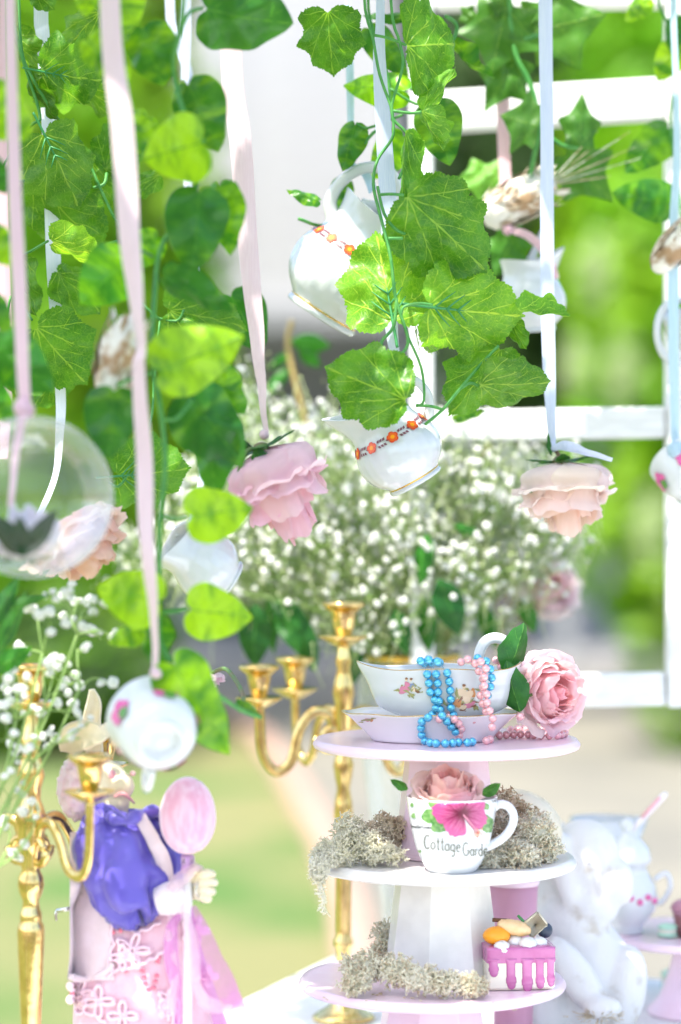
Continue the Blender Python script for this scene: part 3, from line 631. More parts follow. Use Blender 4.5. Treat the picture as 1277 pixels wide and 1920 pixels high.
for i in range(16):
    x = 778 + R.uniform(0, 12); y = 612 + R.uniform(-4, 8); mb.tube([P(x, y, D), P(x + 8 + R.uniform(-4, 12), y + 26, D), P(x + 12 + R.uniform(-8, 30), y + 48 + R.uniform(-10, 8), D)], [.0004, .0003, .0002], 3)
mb.build('frayed_thread', M_GSTEM, v)

# right ivy garland (behind focus)
D = 2.58
v = garland('pointed ivy leaf garland hanging by the dark gap at right', (960, -300), D)
for a in [(952, 8, 918, 140, D, 1.15, 12, 0, (.9, 1, .9), .5, 0), (995, 62, 1140, 22, D + .02, 1.1, -10, 0, (1.1, 1.1, 1), .5, 0), (972, 105, 905, 205, D + .01, .85, 14, 0, (.9, 1, 1), .5, 1),
          (1012, 238, 938, 215, D - .01, 1.5, 10, 0, (.85, .9, .95), .5, 0), (1086, 278, 1093, 172, D, .72, 10, 0, (.85, .95, .95), .5, 0), (1055, 285, 1150, 378, D + .05, .9, 0, 0, (.95, 1.05, .95), .5, 1),
          (940, 325, 842, 340, D + .1, .8, 20, 0, (2, 1.8, 1.8), .5, 1), (945, -20, 930, 40, D, .9, 0, 0), (875, 12, 880, 60, D + .02, .8, 20, 0), (1010, 40, 985, 60, D, .6, 20, 0), (970, 440, 925, 520, D + .06, 1.1, 0, 0, (.9, 1.1, .9), .5, 0),
          (980, -140, 1050, -60, D, .9, 0), (930, -90, 880, -30, D, .9, 0)]: put_leaf(v, 'i', *a)
stem(v, [(960, -300, D), (955, -20, D), (960, 60, D), (970, 110, D), (995, 160, D), (1010, 235, D), (1000, 300, D + .01), (985, 370, D + .03), (970, 440, D + .05)], .003)
stem(v, [(968, 78, D), (990, 72, D), (1010, 64, D)], .003); stem(v, [(1010, 235, D), (1050, 270, D), (1086, 278, D)], .002)
D = 2.62
v = garland('dark heart leaf garland by the right post of the white frame', (1260, -300), D)
for a in [(1258, 235, 1172, 322, D, .75, 10, 0, (.8, 1, .9), .5, 0), (1268, 385, 1148, 362, D, .78, -8, 0, (.75, 1, .95), .46, 0), (1218, -5, 1172, 38, D, .8, 20, 0, (1.2, 1.2, .9), .6), (1276, 78, 1232, 150, D, .9, 10, 0, BR, .64),
          (1275, 25, 1258, 100, D - .02, .7, 10, 0, (.7, .9, .9), .35), (1295, 575, 1250, 612, D - .02, .9, 20, 0, (1.2, 1.3, .8), .6), (1230, -120, 1180, -40, D, .8, 0)]: put_leaf(v, 'p', *a)
stem(v, [(1260, -300, D), (1235, -30, D), (1245, 30, D), (1272, 80, D), (1262, 180, D), (1258, 240, D), (1275, 380, D), (1290, 580, D)], .0018)

GA = [o for o in COL.objects if o.name.startswith('leaf_garland')]
for i, (o, kd, n_, x0, x1, y0, y1) in enumerate(zip(GA, 'gppgpgip'[:0] or ['g', 'p', 'p', 'p', 'g', 'i', 'p'], (17, 14, 9, 13, 22, 11, 8), (-.55, -.45, -.58, -.30, -.28, .05, .25), (-.05, .05, -.35, .25, .40, .50, .55), (1.72, 1.66, 1.9, 2.20, 1.98, 2.36, 2.5), (2.06, 1.80, 2.45, 2.42, 2.24, 2.20, 2.45))):
    add_shade_leaves(o, kd, n_, x0, x1, y0, y1, 50 + i)
add_shade_leaves(GA[1], 'p', 16, -.58, -.40, 1.62, 1.70, 71, .12); add_shade_leaves(GA[1], 'p', 9, -.46, -.32, 1.92, 1.98, 72)  # extra unseen leaves added to shade the lowest teacup and the small jug
# ------------------------------------------------------------------ ribbons
def strip(mb, pts, wid, tw, n=8, curl=.08, mi=0):
    """ribbon through points; wid per point in metres, tw turns it about its own line (degrees)"""
    q = spline([(p.x, p.y, p.z) for p in pts], n); W_ = spline([(w_, t_, 0) for w_, t_ in zip(wid, tw)], n); N_ = len(q)
    def f(u, v):
        i = min(N_ - 1, round(v * (N_ - 1))); t = (q[min(i + 1, N_ - 1)] - q[max(0, i - 1)]).normalized()
        c = (Vector((0, 0, CZ)) - q[i]); s = t.cross(c)
        s = s.normalized() if s.length > 1e-6 else Vector((1, 0, 0)); s = Quaternion(t, radians(W_[i].y)) @ s; nn = s.cross(t)
        x = (u - .5) * W_[i].x; return q[i] + s * x + nn * (curl * W_[i].x * (1 - 4 * (u - .5) ** 2) + .0006 * sin(i * .9))
    mb.grid(f, 4, N_ - 1, False, mi)
def ribbon(label, pts, material, group='hanging satin ribbons', knot=None, tails=(), top=None):
    """pts: (px, py, depth, width px, twist)"""
    p0 = pts[0]; x0 = top if top is not None else p0[0]
    dz = (zt + .05 - CZ); ytop = 960 - dz * F / p0[2]
    allp = [(x0, ytop, p0[2], p0[3], p0[4])] + list(pts)
    o = thing('satin_ribbon', label, 'ribbon', P(x0, ytop, p0[2]), group=group)
    rr = random.Random(int(p0[0] * 7 + 3)); m = MB(); strip(m, [P(a[0] + rr.uniform(-2, 2), a[1], a[2]) for a in allp], [S(a[3], a[2]) for a in allp], [a[4] + rr.uniform(-16, 16) for a in allp]); m.build('band', material, o)
    if knot:
        kx, ky, kd, kr = knot; m = MB()
        m.ball(P(kx, ky, kd), S(kr, kd), 10, 7, fn=lambda q: 1 + .25 * noise.noise(q * 3)); m.build('knot', material, o)
    for tl in tails:
        m = MB(); strip(m, [P(a[0], a[1], a[2]) for a in tl], [S(a[3], a[2]) for a in tl], [a[4] for a in tl]); m.build('tail', material, o)
    return o
ribbon('dusky pink ribbon in front holding the clear globe at left', [(18, 0, 2.0, 22, 20), (30, 380, 2.0, 26, 20), (44, 735, 2.0, 30, 30), (46, 770, 2.0, 16, 40)], mat('mauve_satin', (.80, .56, .64), .38, trans=.25), knot=(45, 765, 1.995, 20), tails=[[(45, 765, 1.99, 18, 10), (30, 850, 1.985, 16, 30), (20, 950, 1.985, 10, 20)]])
ribbon('broad blush ribbon in front running down to the tipped teacup', [(205, 0, 2.02, 38, 5), (228, 240, 2.02, 44, 0), (245, 470, 2.02, 40, 10), (262, 640, 2.02, 30, 40), (258, 700, 2.02, 26, 20), (270, 860, 2.03, 32, 0), (276, 1010, 2.03, 28, -10), (288, 1160, 2.04, 18, 30), (292, 1260, 2.045, 14, 40)], M_RIB_PW, knot=(292, 1262, 2.04, 11))
ribbon('white ribbon hanging behind the left grape leaves', [(78, 0, 2.39, 27, 5), (82, 70, 2.39, 27, 0), (92, 230, 2.39, 30, 5), (100, 470, 2.39, 29, -5), (110, 640, 2.39, 24, 10), (114, 780, 2.39, 20, 20), (100, 900, 2.37, 14, 30), (60, 990, 2.34, 10, 0)], M_RIB_W)
ribbon('blush ribbon holding the deep pink hanging rose', [(432, 90, 2.26, 41, 0), (450, 270, 2.26, 42, 6), (466, 450, 2.26, 38, 10), (480, 600, 2.26, 33, 25), (490, 720, 2.26, 26, 35), (497, 812, 2.26, 17, 45)], M_RIB_PW, knot=(495, 815, 2.255, 9))
ribbon('narrow pale blue ribbon holding the patterned teapot', [(654, 0, 2.49, 12, 20), (656, 160, 2.49, 15, 25), (656, 312, 2.49, 11, 40)], M_RIB_B, knot=(660, 312, 2.485, 9), tails=[[(662, 312, 2.48, 12, 0), (685, 325, 2.48, 16, 0), (700, 360, 2.47, 18, 20)]])
ribbon('white ribbon running down behind the centre grape leaves to the cream jug', [(712, 0, 2.36, 16, 0), (712, 110, 2.36, 24, 0), (722, 260, 2.36, 30, 4), (728, 420, 2.36, 32, 0), (734, 600, 2.37, 26, 10), (750, 700, 2.37, 18, 30), (772, 738, 2.36, 10, 40)], M_RIB_L)
ribbon('lavender ribbon at right holding the pale hanging rose', [(1023, 0, 2.45, 26, 0), (1025, 250, 2.45, 25, 5), (1028, 520, 2.45, 26, 0), (1031, 700, 2.45, 24, 8), (1034, 830, 2.45, 14, 40)], M_RIB_L, knot=(1036, 838, 2.445, 10), tails=[[(1036, 840, 2.44, 8, 0), (1062, 836, 2.43, 20, 10), (1100, 848, 2.43, 15, 30), (1148, 862, 2.43, 8, 20)]])
ribbon('pink ribbon holding the brown and white bird at right', [(944, 0, 2.62, 22, 0), (945, 210, 2.62, 24, 10), (948, 360, 2.62, 22, 0)], M_RIB_P, knot=(952, 430, 2.6, 11), tails=[[(955, 430, 2.6, 12, 0), (995, 445, 2.59, 17, 20), (1025, 480, 2.59, 18, 35), (1044, 522, 2.6, 12, 10)]])
ribbon('pale blue ribbon at the right edge strung with small things', [(1262, 0, 2.56, 14, 20), (1268, 250, 2.56, 13, 30), (1264, 430, 2.56, 18, 10), (1262, 600, 2.56, 20, 10), (1266, 840, 2.56, 14, 20)], M_RIB_B, knot=(1268, 845, 2.55, 18))
ribbon('white ribbon doubled behind the dark pothos leaf', [(318, 0, 2.55, 18, 10), (330, 70, 2.55, 22, 10), (352, 140, 2.55, 18, 30), (352, 240, 2.56, 13, 20), (354, 350, 2.56, 15, 10), (385, 800, 2.42, 14, 10), (362, 955, 2.31, 12, 20), (352, 1000, 2.26, 10, 20)], M_RIB_L, tails=[[(350, -30, 2.54, 14, 0), (349, 60, 2.54, 18, 0), (347, 150, 2.54, 15, 10)]])
ribbon('pale pink ribbon at the extreme left edge behind the globe', [(3, 0, 2.5, 12, 0), (8, 400, 2.5, 20, 10), (10, 700, 2.5, 22, 0), (8, 860, 2.5, 16, 0)], M_RIB_P)
# ------------------------------------------------------------------ cake stands (three stacked)
SX = .0995; SD = 2.36
Z1, Z2, Z3 = CZ - .2215, CZ - .336, CZ - .455
def plate_prof(r, th, lip=.003):
    return [(0, 0), (r * .93, 0), (r * .975, .0006), (r - .0025, -.0008), (r - .0006, -.0028), (r, -th * .5), (r - .0012, -th * .8), (r - .006, -th), (r * .8, -th - .001), (0, -th - .001)]
def cake_stand(label, cx, cd, z_top, r, th, base_z, r_top, r_base, plate_mat, ped_mat, flare=False):
    t = thing('cake_stand', label, 'cake stand', (cx, cd, base_z), group='round cake stands on the table')
    m = MB(); m.lathe(plate_prof(r, th), 96, (cx, cd, z_top)); m.build('plate', plate_mat, t)
    m = MB(); zt_ = z_top - th - .0012; h_ = zt_ - base_z
    prof = [(r_base * 1.0, 0), (r_base, .004), (r_base * .985, .005)]
    for k in range(1, 7):
        q = k / 6; prof.append((lerp(r_base * .985, r_top, q ** (.55 if flare else .9)), .005 + (h_ - .005) * q))
    prof = [(0, 0)] + prof
    m.lathe(prof, 8 if not flare else 48, (cx, cd, base_z), ph=pi / 8 + .12); o = m.build('pedestal', ped_mat, t, smooth=flare)
    if not flare:
        bv = o.modifiers.new('edge', 'BEVEL'); bv.width = .0018; bv.segments = 2; bv.limit_method = 'ANGLE'; bv.angle_limit = radians(30)
    return t
cake_stand('pink cake stand topmost of the three tiers, under the gravy boat', .1033, SD, Z1, .1305, .0095, Z2 + .0006, .041, .053, M_PINKPLATE, M_PINKPLATE)
cake_stand('white cake stand in the middle of the three tiers, under the flowered mug', SX, SD, Z2, .1305, .0105, Z3 + .0006, .0455, .060, M_WHITEPLATE, M_WHITEPLATE)
cake_stand('pink cake stand lowest of the three tiers, under the toy cake', .0893, SD, Z3, .1305, .0095, TZ + .0005, .046, .062, M_PINKPLATE, M_PINKPLATE)
cake_stand('small pink cake stand at the right edge holding the sugar bowl', P(1300, 960, 2.66).x, 2.66, CZ - .462, .098, .009, TZ + .0005, .019, .05, M_PINKPLATE, M_PINKPLATE, True)

# ------------------------------------------------------------------ jugs and cups
def flower_decal(m, c, ex, ey, nrm, r, petals=5, ph=0.):
    """flat petals, ring and centre lifted a hair off the surface; material slots 0 red 1 orange"""
    for mi, (rr_, lift) in enumerate(((r, .0003), (r * .78, .0005), (r * .36, .0007))):
        vs = [c + nrm * lift]; k = 40
        for i in range(k):
            a = 2 * pi * i / k + ph; q = rr_ * (1 if mi == 2 else .80 + .24 * abs(cos(petals * (a - ph) / 2)) ** .6)
            vs.append(c + nrm * lift + ex * (q * cos(a)) + ey * (q * sin(a)))
        m.add(vs, [(0, 1 + i, 1 + (i + 1) % k) for i in range(k)], (0, 2, 1)[mi])
M_SCAR = mat('print_scarlet', (.85, .13, .03), .2)
JP = [(0, .02), (.24, .02), (.27, 0), (.31, 0), (.32, .03), (.305, .055), (.33, .09), (.42, .18), (.475, .29), (.49, .40), (.475, .50), (.43, .61), (.375, .71), (.35, .80), (.355, .90), (.385, 1.0)]
def rad(z):
    for (r0, z0), (r1, z1) in zip(JP[3:], JP[4:]):
        if z0 <= z <= z1 and z1 > z0: return lerp(r0, r1, (z - z0) / (z1 - z0))
    return .4
JPS = [tuple(q)[:2] for q in spline([(r, z, 0) for r, z in JP], 3)]
def jug(label, cx, cy, d, upx, upy, H, spout, handle, yaw=0., pitch=0., band=True, gold=True):
    """(cx, cy): pixel of the base centre; up vector in the picture; spout +1/-1 on local x"""
    rot = frame((upx, pitch, upy), (upy, 0, -upx)) @ Matrix.Rotation(radians(yaw), 3, 'Z')
    t = thing('porcelain_jug', label, 'jug', P(cx, cy, d), rot, 'white china hanging from ribbons')
    def fn(p, a, r, z, k=1.):
        x, y, zz = p; z1 = z
        s = cos(a) * spout
        g = sm(.62, 1.0, z1) * exp(-((1 - s) / .16)) if s > 0 else 0
        ridge = 1 + .006 * sin(a * 26) * sm(.1, .25, z1) * sm(.62, .5, z1)
        return ((x * ridge + spout * .20 * g * k) * H, y * ridge * (1 - .25 * g) * H, (zz + .10 * g + .03 * sm(.8, 1, z1) * (cos(2 * a))) * H)
    m = MB(); m.lathe(JPS, 104, fn=fn)
    inner = [(r - .022, z + .0) for r, z in JPS if z > .12]; inner = [(.0, .12)] + inner
    inner[-1] = (JPS[-1][0] - .012, 1.004)
    m.lathe(inner[::-1] if False else [(JPS[-1][0], 1.0)] + inner[::-1], 104, fn=fn); m.build('body', M_JUG, t, world=False)
    m = MB(); hp_ = spline([(x * H, 0, z * H) for x, z in handle], 6); L_ = len(hp_)
    m.tube(hp_, lambda q: H * (.048 + .02 * (abs(q - .5) * 2) ** 4), 10, flat=.62, up=(0, 1, 0)); m.build('handle', M_PORC, t, world=False)
    if gold:
        m = MB(); m.lathe([(.3065, .052), (.312, .056), (.3135, .064), (.310, .070)], 72, fn=lambda p, a, r, z: (p[0] * H, p[1] * H, p[2] * H)); m.build('gold_line', M_GOLDLINE, t, world=False)
    if band:
        m = MB(); zb = .615; nf = round(10 * H / .0875); fs_ = min(1., .0875 / H * 1.05)
        for i in range(nf):
            a = 2 * pi * (i + .35) / nf + pi * .5; r = rad(zb) * H * 1.008; c = Vector((r * cos(a), r * sin(a), zb * H))
            n_ = Vector((cos(a), sin(a), .55)).normalized(); ex = Vector((-sin(a), cos(a), 0)); ey = n_.cross(ex)
            flower_decal(m, c + n_ * .0004, ex, ey, n_, H * .066 * fs_, ph=.3)
            a2 = a + pi / nf
            for k in range(4):
                for s in ((-1, 1) if k < 3 else (0,)):
                    aa = a2 + (k - 1.5) * .085 * fs_ + .01; z_ = zb + s * .020 * fs_; rr2 = rad(z_) * H * 1.008; c2 = Vector((rr2 * cos(aa), rr2 * sin(aa), z_ * H))
                    n2 = Vector((cos(aa), sin(aa), .55)).normalized(); ex2 = Vector((-sin(aa), cos(aa), 0)); ey2 = n2.cross(ex2)
                    dd = (ex2 * .8 + ey2 * (s * .8)).normalized(); sd = n2.cross(dd); l_ = H * .040 * fs_
                    m.add([c2 + n2 * .0006 - dd * l_ * .3, c2 + n2 * .0006 + sd * l_ * .42 + dd * l_ * .3, c2 + n2 * .0006 + dd * l_, c2 + n2 * .0006 - sd * l_ * .42 + dd * l_ * .3], [(0, 1, 2, 3)], 3)
        m.build('flower_band', [M_RED, M_ORANGE, M_SCAR, M_PLUM], t, False, world=False)
    return t
jug('cream jug with a band of orange flowers tipped left below the centre leaves', 781, 905, 2.36, -83, 145, S(168, 2.36), -1, [(.36, .97), (.46, 1.06), (.56, 1.0), (.60, .84), (.555, .68), (.46, .56)], yaw=-12, pitch=-18)
jug('larger white pot with orange flowers and tall looped handle tilted right', 600, 594, 2.49, 60, 94, S(225, 2.49), 1, [(-.33, .74), (-.44, .86), (-.44, 1.06), (-.34, 1.24), (-.16, 1.32), (-.02, 1.22), (-.06, 1.04), (-.20, .96)], yaw=8, pitch=-14)
jug('plain white jug hanging behind the ivy under the bird at right', 1000, 622, 2.62, -12, 130, S(135, 2.62), -1, [(-.05, .98), (-.16, 1.16), (-.26, 1.34), (-.34, 1.36), (-.34, 1.1), (-.30, .8)], yaw=200, pitch=-10, band=False, gold=False)
jug('small white jug with its mouth turned to lower left among lime leaves', 432, 1090, 2.26, -60, 40, S(132, 2.26), -1, [(.36, .9), (.5, 1.0), (.62, .85), (.55, .6), (.46, .5)], yaw=70, pitch=-20, gold=False, band=False)

CUPP = [(0, .08), (.20, .085), (.25, .0), (.30, 0), (.315, .09), (.37, .13), (.47, .24), (.54, .44), (.58, .66), (.62, .80)]
CUPS = [tuple(q)[:2] for q in spline([(r, z, 0) for r, z in CUPP], 3)]
M_PRINTP = mat('print_pink', (.70, .12, .34), .25); M_PRINTG = mat('print_green', (.12, .30, .06), .25)
def teacup(label, cx, cy, d, up, W_, handle_ang=0., prints=True):
    rot = frame(up, (1, 0, 0)); t = thing('teacup', label, 'cup', P(cx, cy, d), rot, 'white china hanging from ribbons')
    f = lambda p, a, r, z: (p[0] * W_, p[1] * W_, p[2] * W_)
    m = MB(); m.lathe(CUPS, 64, fn=f); inn = [(.62, .80)] + [(r - .02, z) for r, z in CUPS if z > .125][::-1] + [(0, .12)]; m.lathe(inn, 64, fn=f); m.build('bowl', M_PORC, t, world=False)
    m = MB(); ca, sa = cos(handle_ang), sin(handle_ang)
    m.tube(spline([(x * ca * W_, x * sa * W_, z * W_) for x, z in ((.57, .68), (.76, .74), (.86, .58), (.78, .38), (.50, .30))], 5), .05 * W_, 9); m.build('handle', M_PORC, t, world=False)
    if prints:
        for i in range(5):
            m = MB(); a0 = handle_ang + .7 + i * 1.25
            for k in range(5):
                b2 = k * 1.257; z_ = .45 + .10 * sin(b2); a = a0 + .2 * cos(b2); r = .552 + (z_ - .45) * .18; c = Vector((r * cos(a), r * sin(a), z_)) * W_
                n_ = Vector((cos(a), sin(a), -.25)).normalized(); ex = Vector((-sin(a), cos(a), 0)); ey = n_.cross(ex); vs = [c + n_ * .0012]
                for j in range(10): vs.append(c + n_ * .0012 + (ex * cos(j * .628) + ey * sin(j * .628)) * (.085 if k else .07) * W_)
                m.add(vs, [(0, 1 + j, 1 + (j + 1) % 10) for j in range(10)], 0 if k < 4 else 1)
            m.build('flower_print', [M_PRINTP, M_PRINTG], t, False, world=False)
    return t
teacup('white teacup hanging upside forward showing its round foot at lower left', 303, 1394, 2.03, (-.20, .92, .30), .066, 1.75)
teacup('white teacup with pink print cut by the right edge of the picture', 1316, 925, 2.55, (-.25, .5, .6), .062, 1.2)
t = thing('china_ring', 'white china ring handle hanging at the right edge beside the post', 'cup', P(1268, 622, 2.6), group='white china hanging from ribbons')
m = MB(); m.tube([P(1270, 622, 2.6) + Vector((.022 * cos(a), 0, .034 * sin(a))) for a in [i * 2 * pi / 24 for i in range(25)]], .004, 8); m.build('ring', M_PORC, t)
m = MB(); m.lathe([(0, 0), (.02, .001), (.034, .012), (.04, .03), (.042, .045), (.038, .044), (.034, .02), (0, .006)], 40, P(1312, 660, 2.62)); m.build('bowl', M_PORC, t)

# ------------------------------------------------------------------ roses
def petal_mesh(r1, h, a, c, inward=0., seed=0, ruf=.03):
    m = MB()
    def f(u, v):
        x = u * 2 - 1; top = 1 - .16 * abs(x) ** 2.6; vv = v * top
        ang = a * x * (.42 + .58 * sin(min(1, vv * 1.15) * pi / 2)) * (1 - .18 * sm(.8, 1., v) * abs(x) ** 2)
        rho = r1 * (.10 + .90 * sin(min(1, vv * 1.7) * pi / 2) ** .75) * (1 - inward * sm(.45, 1, vv)) * (1 - .10 * sm(.35, .8, vv)) + c * sm(.68, 1, vv) ** 1.5
        rho += .06 * x * r1 + ruf * 1.5 * noise.noise(Vector((x * 2.2, v * 2.2, seed * 5.7))) * v
        z = h * (vv - .12 * sm(0, .4, vv) * (r1 > .5)) - c * .7 * sm(.78, 1, vv) ** 2 + ruf * .9 * noise.noise(Vector((x * 2.5 + 9, v * 2, seed * 3.3))) * v - .03 * sm(.7, 1, abs(x)) * v
        return (rho * cos(ang), rho * sin(ang), z)
    m.grid(f, 10, 10); return m
LAY = [(3, .14, 1.10, 1.5, 0., .2), (4, .28, 1.16, 1.15, .0, .2), (5, .42, 1.16, .98, .01, .16), (6, .56, 1.10, .88, .04, .12), (6, .69, 1.0, .82, .09, .05), (7, .80, .86, .76, .15, .0), (6, .88, .68, .78, .22, 0.)]
PETALS = {}
for li, (n_, r1, hh, aa, cc, iw) in enumerate(LAY):
    for s in (0, 1, 2): PETALS[li, s] = petal_mesh(r1, hh, aa, cc, iw, li * 3 + s + 1, .04 + .012 * li).mesh('petal', M_PETAL)
SEP = leaf_mesh('sepal', LA, M_LANCE, 14, 4, fold=.3, droop=.3, seed=31)
def rose(label, c, axis, rad_, inner, outer, seed, layers=range(7), open_=1., leaves=(), stem_pts=None, sepals=True, group='artificial roses', squash=1.):
    rr = random.Random(seed); rot = frame(axis); t = thing('rose', label, 'rose', c, rot, group); MI = (Matrix.Translation(c) @ rot.to_4x4()).inverted()
    for li in layers:
        n_ = LAY[li][0]; ph = rr.uniform(0, 6.28)
        for k in range(n_):
            a = ph + 2 * pi * k / n_ + rr.uniform(-.14, .14); q = li / 6 + rr.uniform(-.12, .12); q = max(0, min(1, q))
            col = tuple(lerp(i_, o_, q) * rr.uniform(.94, 1.04) for i_, o_ in zip(inner, outer))
            tilt = rr.uniform(-.12, .16) + (.08 * (open_ - 1)) * li
            rm = Matrix.Rotation(a, 3, 'Z') @ Matrix.Rotation(tilt, 3, 'Y'); s = rad_ * rr.uniform(.90, 1.08)
            link('petal', PETALS[li, rr.randrange(3)], t, (0, 0, 0), rm, (s * (1 + .1 * (open_ - 1) * li), s * (1 + .1 * (open_ - 1) * li), s * squash * rr.uniform(.93, 1.03)), col)
    if sepals:
        m = MB(); m.ball((0, 0, -.02 * rad_), (.17 * rad_, .17 * rad_, .14 * rad_), 12, 8); m.build('calyx', M_STEM2, t, world=False)
        for k in range(5):
            a = k * 1.257 + .3; y = Vector((cos(a), sin(a), -.25)).normalized(); z = Vector((0, 0, -1)); z = (z - y * z.dot(y)).normalized(); x = y.cross(z)
            link('sepal', SEP, t, y * .06 * rad_, Matrix((x, y, z)).transposed(), (.7 * rad_,) * 3, (.8, .9, .8))
    if stem_pts:
        inv = MI; m = MB(); m.tube(spline([inv @ P(*q) for q in stem_pts], 5), .0022, 7); m.build('stem', M_STEM2, t, world=False)
    for (bx, by, tx, ty, d, w, roll, col) in leaves:
        a = P(bx, by, d); b2 = P(tx, ty, d); y = b2 - a; L = y.length; y.normalize(); z = (Vector((0, 0, CZ)) - a); z = (z - y * z.dot(y)).normalized(); z = Quaternion(y, radians(roll)) @ z; x = y.cross(z)
        rw = Matrix((x, y, z)).transposed(); o = bpy.data.objects.new('leaf', LEAF['r'][0]); COL.objects.link(o); o.parent = t
        o.matrix_local = MI @ (Matrix.Translation(a) @ rw.to_4x4() @ Matrix.Diagonal((L * w, L, L, 1))); o.color = (*col, .5)
    return t
M_STEM2 = mat('rose_stem', (.09, .22, .05), .6, col2=(.20, .14, .07), nscale=40)
PK0 = (.86, .36, .40); PL = (.90, .56, .62)
rose('large pink rose lying beside the gravy boat on the top cake stand', P(1015, 1300, 2.36), (.50, -.84, .10), S(80, 2.33), (.98, .58, .60), (.98, .77, .79), 5, leaves=[(950, 1265, 990, 1170, 2.335, .95, 30, (1.2, 1.3, 1.3)), (975, 1335, 945, 1240, 2.32, .9, -20, (1, 1.2, 1)), (960, 1275, 1000, 1175, 2.35, .45, 60, (1.4, 1.5, 1.4))], stem_pts=[(1000, 1302, 2.33), (965, 1310, 2.34), (925, 1302, 2.35), (880, 1300, 2.36)], squash=.95)
rose('peach pink rose sitting in the flowered mug', Vector((P(840, 1500, 2.262).x, 2.272, P(840, 1512, 2.262).z)), (0.0, -.42, .9), S(76, 2.262), (.98, .62, .56), (.98, .79, .75), 6, leaves=[(765, 1480, 733, 1460, 2.26, .8, 20, (1.4, 1.4, .9)), (905, 1492, 938, 1468, 2.255, .9, -10, (1.4, 1.4, .8))], squash=.80)
rose('deep pink rose hanging upside down from the blush ribbon', P(490, 845, 2.26), (.42, .05, -.88), S(103, 2.26), (.97, .56, .64), (.97, .72, .79), 9, leaves=[(480, 840, 500, 905, 2.235, .85, 10, (1.1, 1.2, 1)), (478, 845, 400, 800, 2.25, .3, 0, (.9, .6, .5))], stem_pts=[(490, 845, 2.26), (470, 842, 2.25), (455, 860, 2.24), (445, 905, 2.24)], open_=1.0, squash=1.45)
rose('pale blush rose hanging upside down from the lavender ribbon', P(1052, 868, 2.45), (.08, -.1, -.95), S(95, 2.45), (.97, .76, .66), (.96, .82, .77), 12, leaves=[(1030, 885, 985, 925, 2.42, .55, 10, (1, 1.2, 1)), (1040, 890, 1085, 918, 2.42, .4, 10, (1, 1.1, .9)), (1035, 855, 1032, 810, 2.44, .4, 40, (1, 1.1, 1))], stem_pts=[(1052, 868, 2.45), (1046, 850, 2.45), (1036, 840, 2.45)], open_=1.05, squash=1.25)
rose('peach rose partly hidden behind the clear globe', P(128, 985, 2.24), (.55, -.2, -.75), S(92, 2.24), (.96, .66, .54), (.96, .76, .65), 15, open_=1.2, sepals=False)
rose('white and lilac rose inside the clear hanging globe', P(42, 1040, 2.0), (.1, -.25, .95), S(74, 2.0), (.80, .76, .84), (.86, .80, .86), 18, layers=(1, 3, 5, 6), leaves=[(50, 1040, -25, 960, 1.95, .7, 0, (.3, .35, .6)), (45, 1040, 108, 955, 1.955, .6, 0, (.3, .35, .6)), (45, 1045, 35, 965, 1.945, .7, 0, (.3, .4, .6))], open_=1.1, squash=1.2)
rose('small pale pink rose bud hanging beside the lowest teacup', P(398, 1262, 2.4), (.1, -.2, -1), S(26, 2.4), (.85, .6, .66), (.88, .74, .80), 21, layers=(1, 3, 5), sepals=False, stem_pts=[(398, 1262, 2.4), (425, 1255, 2.35), (455, 1300, 2.24), (450, 1332, 2.13)])
rose('soft pink rose tucked in the right of the white flower bouquet', P(1018, 1110, 2.92), (.3, -.8, .3), S(66, 2.92), (.95, .7, .7), (.95, .82, .82), 23, layers=(1, 2, 4, 5, 6))
# clear globe
t = thing('glass_globe', 'clear hanging globe at the left edge with a pale rose inside', 'bauble', P(60, 932, 2.0), group=None)
m = MB(); m.ball(P(60, 932, 2.0), S(153, 2.0), 56, 36); m.build('shell', M_GLASS, t)
m = MB(); m.tube([P(46 + 9 * cos(a), 778 + 9 * sin(a), 2.0) for a in [i * pi / 6 for i in range(13)]], .0014, 6); m.build('hanging_loop', M_GLASS, t)

